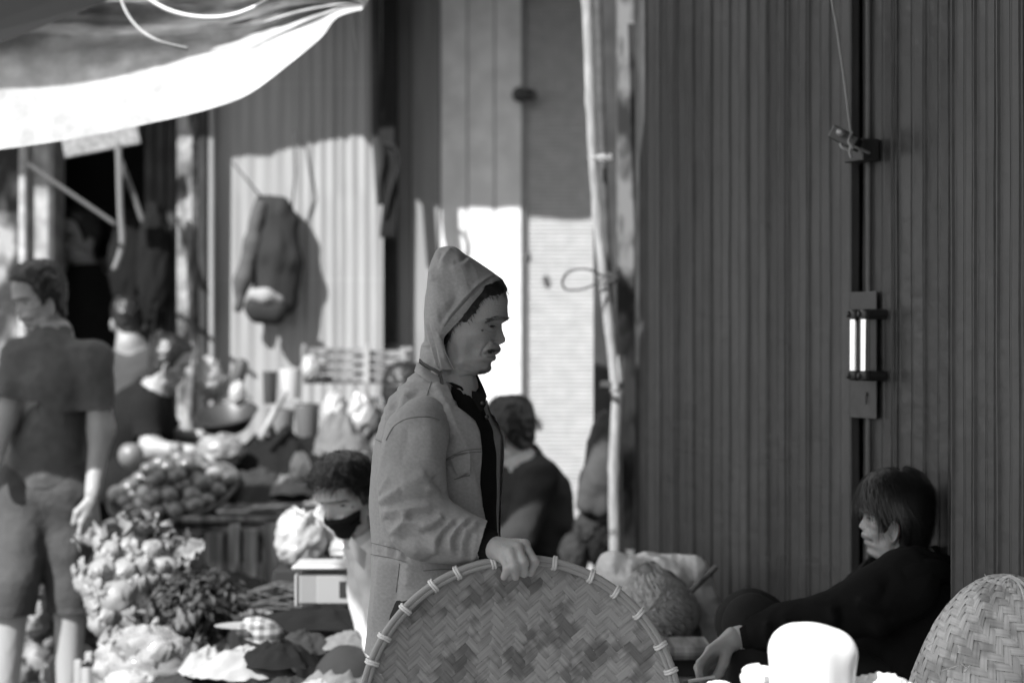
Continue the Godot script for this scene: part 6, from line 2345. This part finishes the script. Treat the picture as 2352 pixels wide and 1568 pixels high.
	for x in [-0.06, 0.08]:
		block("pan_support", mat(0.1, 0.5), Vector3(x - 0.012, 0.096, -0.03), Vector3(x + 0.012, 0.104, 0.0), sc, 0.001)
	block("wooden_chest", M.wood, P(690, 1385, 7.12) - Vector3(0, 0.64, 0.05), P(850, 1387, 7.12) + Vector3(0, 0, 0.22))
	tag(get_node("wooden_chest"), "brown wooden chest carrying the market scale", "chest")
	# plastic bags round the scale
	for q in [[690, 1245, 7.5, 0.07, 0.075, "upright white plastic bag with knotted ears behind the scale"], [745, 1225, 7.6, 0.075, 0.06, "white plastic bag sagging behind the masked man's chin"], [815, 1262, 7.5, 0.07, 0.045, "wrinkled grey plastic bag pressed behind the scale pan"], [665, 1225, 7.6, 0.04, 0.05, "small white plastic bag at the edge of the bag row"]]:
		tag(bag(P(q[0], q[1], q[2]), Vector3(q[3], q[4], 0.06), int(q[0]), M.film, "plastic_bag", true), q[5], "bag")
	block("cloth_covered_box", M.dark_cloth, Vector3(P(640, 0, 7.6).x, 0, -7.75), Vector3(P(860, 0, 7.6).x, P(0, 1295, 7.6).y, -7.4))
	tag(get_node("cloth_covered_box"), "box under a dark cloth carrying the white plastic bags", "box")
	# ---- the dim heap of goods in the middle distance
	table("long dim stall table under the dark goods", Vector3(P(420, 0, 9.9).x, 0, -10.1), Vector3(P(900, 0, 9.9).x, 0.72, -9.4), M.wood)
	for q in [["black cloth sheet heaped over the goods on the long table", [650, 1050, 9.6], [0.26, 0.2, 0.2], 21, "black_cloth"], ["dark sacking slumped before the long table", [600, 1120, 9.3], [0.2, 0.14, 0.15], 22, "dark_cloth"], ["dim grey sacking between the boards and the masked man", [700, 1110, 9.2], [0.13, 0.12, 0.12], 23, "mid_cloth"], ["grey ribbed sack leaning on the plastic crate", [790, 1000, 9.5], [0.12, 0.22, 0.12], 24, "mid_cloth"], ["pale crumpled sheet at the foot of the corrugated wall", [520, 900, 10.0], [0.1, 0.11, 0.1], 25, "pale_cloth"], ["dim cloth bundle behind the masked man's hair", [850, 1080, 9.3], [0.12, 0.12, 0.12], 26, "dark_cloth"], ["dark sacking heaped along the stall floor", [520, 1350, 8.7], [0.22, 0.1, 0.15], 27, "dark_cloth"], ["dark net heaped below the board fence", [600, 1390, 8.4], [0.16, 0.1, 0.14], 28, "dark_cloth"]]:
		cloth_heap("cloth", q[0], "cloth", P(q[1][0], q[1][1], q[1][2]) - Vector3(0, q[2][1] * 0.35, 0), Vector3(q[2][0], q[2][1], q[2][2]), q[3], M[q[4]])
	var pan := MB.new()
	pan.lathe(Transform3D(Basis(Vector3(1, 0, 0), 0.35) * Basis(Vector3(0, 0, 1), 0.12), P(520, 960, 9.6)), [Vector2(0.001, -0.05), Vector2(0.08, -0.045), Vector2(0.12, 0.01), Vector2(0.13, 0.02), Vector2(0.12, 0.018), Vector2(0.075, -0.035), Vector2(0.001, -0.04)], 32)
	tag(obj("cooking_pan", pan.done(), M.iron), "wide black cooking pan tilted on the dim goods", "pan")
	pole("wooden_stick", M.pale_wood, [P(596, 1010, 9.4), P(655, 900, 9.5)], 0.014)
	tag(get_node("wooden_stick"), "pale stick leaning slantwise before the black cloth", "stick")
	pole("wooden_paddle", mat(0.06, 0.6), [P(535, 905, 9.8), P(545, 870, 9.8), P(556, 832, 9.8), P(560, 824, 9.8)], [0.015, 0.03, 0.028, 0.01])
	tag(get_node("wooden_paddle"), "dark paddle standing in the pale crumpled sheet", "paddle")
	for q in [[645, 985, 0.055, 0.16, "dull grey metal pail behind the leaning stick", 0.2], [705, 975, 0.05, 0.17, "dull dark metal pail beside the ribbed sack", 0.12], [620, 890, 0.03, 0.13, "slim dark bottle before the corrugated wall", 0.05], [668, 880, 0.045, 0.12, "pale plastic jar before the corrugated wall", 0.5]]:
		var pm := MB.new()
		pm.lathe(Transform3D(Basis(), P(q[0], q[1], 9.7)), [Vector2(0.001, -q[3] * 0.5), Vector2(q[2] * 0.85, -q[3] * 0.5), Vector2(q[2], q[3] * 0.42), Vector2(q[2] * 1.05, q[3] * 0.45), Vector2(q[2] * 0.98, q[3] * 0.5), Vector2(q[2] * 0.9, q[3] * 0.3), Vector2(0.001, q[3] * 0.28)], 24)
		tag(obj("pail" if q[3] > 0.15 else "jar", pm.done(), mat(q[5], 0.4)), q[4], "pail" if q[3] > 0.15 else "jar")
	crate("dark plastic crate beside the hooded man's shoulder", P(868, 1000, 9.6), Vector3(0.12, 0.16, 0.12), mat(0.1, 0.6))
	crate("pale slatted crate stacked before the corrugated wall", P(770, 880, 9.95), Vector3(0.26, 0.15, 0.18), M.pale_wood, 0.1)
	crate("pale slatted crate half hidden behind the person with black hair", P(880, 880, 9.98), Vector3(0.2, 0.14, 0.18), M.pale_wood, -0.1)
	for q in [[712, 850, 9.8, 0.035, "bright plastic bag twisted up on the pale crate"], [690, 1075, 9.0, 0.035, "bright plastic packet lying on the grey sacking"], [480, 870, 9.9, 0.05, "bright plastic bag behind the crouching man's head"], [770, 950, 9.6, 0.05, "pale plastic sheet draped on the ribbed sack"], [830, 960, 9.5, 0.055, "pale folded plastic sheet against the dark crate"], [545, 905, 9.7, 0.03, "small bright plastic bag by the black pan"]]:
		tag(bag(P(q[0], q[1], q[2]), Vector3(q[3], q[3] * 1.3, q[3]), int(q[0]) + 3, M.film, "plastic_bag", true), q[4], "bag")
	# ---- hanging jacket and bag on the corrugated wall
	var jk := thing("hanging_jacket", "dark jacket hung by a string on the corrugated wall", "jacket")
	var fj := Field.new(P(500, 780, 10.19) - Vector3(0, 0, 0.1), P(720, 420, 10.19) + Vector3(0, 0, 0.1), 0.01, 0.012)
	fj.chain([P(600, 465, 10.21), P(640, 480, 10.21), P(675, 510, 10.21)], [0.03, 0.045, 0.03])
	fj.chain([P(622, 500, 10.21), P(620, 580, 10.21), P(622, 690, 10.21)], [0.06, 0.08, 0.075])
	fj.chain([P(660, 515, 10.21), P(664, 600, 10.21), P(660, 690, 10.21)], [0.045, 0.055, 0.05])
	var jm := MB.new()
	fj.mesh(jm)
	ruffle(jm, 0.014, 6.0, 3, Vector3(1.6, 0.6, 1))
	obj("jacket_body", jm.done(), M.dark_cloth, jk)
	var fl := Field.new(P(500, 760, 10.14) - Vector3(0, 0, 0.1), P(640, 430, 10.14) + Vector3(0, 0, 0.1), 0.01, 0.012)
	fl.chain([P(597, 475, 10.16), P(580, 560, 10.16), P(558, 640, 10.16), P(545, 705, 10.16)], [0.03, 0.036, 0.034, 0.02])
	var lm := MB.new()
	fl.mesh(lm)
	ruffle(lm, 0.01, 7.0, 5)
	obj("jacket_sleeve", lm.done(), mat(0.07, 0.9), jk)
	var hk := MB.new()
	hk.tube([P(532, 372, 10.2), P(560, 405, 10.1), P(597, 450, 10.21)], 0.004, 5)
	hk.tube([P(676, 300, 10.24), P(678, 400, 10.2), P(668, 500, 10.23)], 0.005, 5)
	obj("string", hk.done(), M.dark_rope, jk)
	var sb := thing("shoulder_bag", "small dark bag with a pale flap hung below the jacket", "bag")
	var fb := Field.new(P(540, 770, 10.14) - Vector3(0, 0, 0.12), P(680, 640, 10.14) + Vector3(0, 0, 0.12), 0.008, 0.01)
	fb.chain([P(585, 705, 10.12), P(635, 710, 10.12)], [0.045, 0.045])
	fb.chain([P(592, 722, 10.12), P(632, 725, 10.12)], [0.036, 0.036])
	var fbm := MB.new()
	fb.mesh(fbm)
	obj("pouch", fbm.done(), M.dark_cloth, sb)
	var ff := Field.new(P(540, 770, 10.14) - Vector3(0, 0, 0.12), P(690, 630, 10.14) + Vector3(0, 0, 0.14), 0.008, 0.01)
	ff.chain([P(582, 676, 10.10), P(610, 680, 10.09), P(640, 688, 10.11)], [0.026, 0.03, 0.02])
	var ffm := MB.new()
	ff.mesh(ffm)
	obj("flap", ffm.done(), M.pale_cloth, sb)
	# dark clothes hanging in the shop mouth
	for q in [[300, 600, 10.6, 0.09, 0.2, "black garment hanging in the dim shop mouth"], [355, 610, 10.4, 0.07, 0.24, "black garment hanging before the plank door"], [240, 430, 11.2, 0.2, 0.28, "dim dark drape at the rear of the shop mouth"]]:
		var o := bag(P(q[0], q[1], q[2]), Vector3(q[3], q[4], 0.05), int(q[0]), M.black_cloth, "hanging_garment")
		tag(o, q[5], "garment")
	# ---- grey cloth bag hung on the bamboo
	var hg := thing("hanging_sack", "grey cloth sack slung on the upright bamboo pole", "sack")
	var fh := Field.new(P(1280, 1210, 8.4) - Vector3(0, 0, 0.16), P(1430, 920, 8.4) + Vector3(0, 0, 0.16), 0.01, 0.012)
	fh.chain([P(1392, 955, 8.4), P(1382, 985, 8.4), P(1376, 1015, 8.4)], [0.025, 0.03, 0.036])
	fh.chain([P(1380, 1050, 8.4), P(1365, 1110, 8.4), P(1345, 1160, 8.4)], [0.05, 0.05, 0.03])
	fh.chain([P(1385, 1060, 8.4), P(1385, 1165, 8.4)], [0.045, 0.035])
	var fhm := MB.new()
	fh.mesh(fhm)
	ruffle(fhm, 0.014, 6.0, 12)
	obj("sack_cloth", fhm.done(), mat(0.06, 0.9, {"tex": "cloth", "scale": 3.0}), hg)
	for q in [[1350, 1215, 0.045, "dark cloth bundle under the grey hanging sack", "dark_cloth"], [1375, 1250, 0.05, "black bag at the foot of the bamboo poles", "black_cloth"], [1320, 1270, 0.05, "dim bundle behind the rim of the woven tray", "dark_cloth"]]:
		tag(bag(P(q[0], q[1], 8.45), Vector3(q[2], q[2] * 1.3, q[2]), int(q[0]), M[q[4]], "bundle"), q[3], "bundle")
	block("wooden_bench", M.wood, P(1290, 1330, 8.6) - Vector3(0, 0.72, 0), P(1400, 1318, 8.6) + Vector3(0, 0, 0.3))
	tag(get_node("wooden_bench"), "boxy wooden bench under the bundles by the bamboo", "bench")
	# ---- woven plastic sack and straw by the gate
	var sk := MB.new()
	var fk := Field.new(P(1340, 1560, 6.75) - Vector3(0, 0, 0.25), P(1680, 1230, 6.75) + Vector3(0, 0, 0.25), 0.012, 0.014)
	fk.chain([P(1408, 1306, 6.72), P(1440, 1335, 6.73), P(1540, 1345, 6.8), P(1590, 1312, 6.8)], [0.045, 0.07, 0.07, 0.04])
	fk.chain([P(1395, 1295, 6.75), P(1405, 1400, 6.75), P(1420, 1520, 6.75)], [0.02, 0.06, 0.09])
	fk.chain([P(1600, 1300, 6.8), P(1600, 1400, 6.8), P(1585, 1520, 6.8)], [0.022, 0.06, 0.09])
	fk.chain([P(1500, 1380, 6.8), P(1500, 1540, 6.8)], [0.13, 0.15])
	fk.mesh(sk)
	ruffle(sk, 0.018, 4.0, 7)
	ruffle(sk, 0.006, 13.0, 8)
	tag(obj("plastic_sack", sk.done(), mat(0.82, 0.5, {"tex": "cloth", "scale": 3.0, "nrm": "crumple_n", "bump": 1.2})), "bulky pale woven sack slumped against the gate's far end", "sack")
	var stw := thing("straw_bundle", "matted tangle of straw bulging before the pale sack", "straw")
	var sm := MB.new()
	for j in 1400:
		var a0 := r.randf_range(-1.35, 1.35)
		var s0 := r.randf_range(-0.02, 0.75)
		var l := r.randf_range(0.12, 0.32)
		var path := []
		for k in 5:
			var q := s0 + l * k / 4.0
			var an := a0 + 0.35 * sin(q * 7.0 + a0 * 3.0) + r.randf_range(-0.06, 0.06)
			var wd := 92.0 * sin(clampf(q, 0.0, 1.0) * 2.2 + 0.12)
			path.append(P(1492.0 + 34.0 * q + sin(an) * wd, 1290.0 + 165.0 * q, 6.6) + Vector3(0, 0, 0.11 * cos(an) * sin(clampf(q, 0.05, 1.0) * 2.4) + r.randf_range(0.0, 0.012)))
		sm.tube(path, 0.003, 3, false)
	tag(obj("stalk", sm.done(), mat(0.66, 0.8, {"tex": "grain", "scale": 4.0}), stw), "", "", "", "stuff")
	var core := MB.new()
	var fc := Field.new(P(1400, 1520, 6.6) - Vector3(0, 0, 0.2), P(1640, 1270, 6.6) + Vector3(0, 0, 0.2), 0.014, 0.014)
	fc.chain([P(1480, 1310, 6.58), P(1510, 1390, 6.6), P(1530, 1470, 6.62)], [0.02, 0.09, 0.1])
	fc.mesh(core)
	ruffle(core, 0.015, 8.0, 17)
	obj("straw_core", core.done(), mat(0.4, 0.9, {"tex": "patch", "scale": 6.0}), stw)
	pole("cross_stick", M.wood, [P(1585, 1360, 6.5), P(1645, 1302, 6.55)], 0.008)
	tag(get_node("cross_stick"), "thin dark stick poking out of the straw bundle", "stick")
	# ---- low wooden box between tray and smoking man
	var bx := thing("wooden_box", "low wooden box with a rounded lid beside the smoking man", "box")
	var l0 := P(1528, 1487, 6.3)
	block("lid", M.pale_wood, Vector3(l0.x - 0.1, l0.y - 0.02, -6.45), Vector3(l0.x + 0.125, l0.y + 0.012, -6.2), bx, 0.012)
	block("shelf", M.pale_wood, Vector3(l0.x - 0.1, l0.y - 0.085, -6.42), Vector3(l0.x + 0.12, l0.y - 0.07, -6.22), bx, 0.004)
	block("carcass", M.dark_wall, Vector3(l0.x - 0.09, 0, -6.43), Vector3(l0.x + 0.11, l0.y - 0.021, -6.26), bx)
	# door bolts on the far fronts
	for q in [[1194, 922, 10.4, "dark bolt on the white sheet door above the seated man"], [1213, 592, 10.4, "small dark bolt on the edge of the roller shutter"]]:
		var bo := MB.new()
		bo.tube([P(q[0], q[1] - 12, q[2]), P(q[0], q[1], q[2]), P(q[0], q[1] + 12, q[2])], [0.008, 0.016, 0.008], 8)
		tag(obj("door_bolt", bo.done(), M.iron), q[3], "bolt")
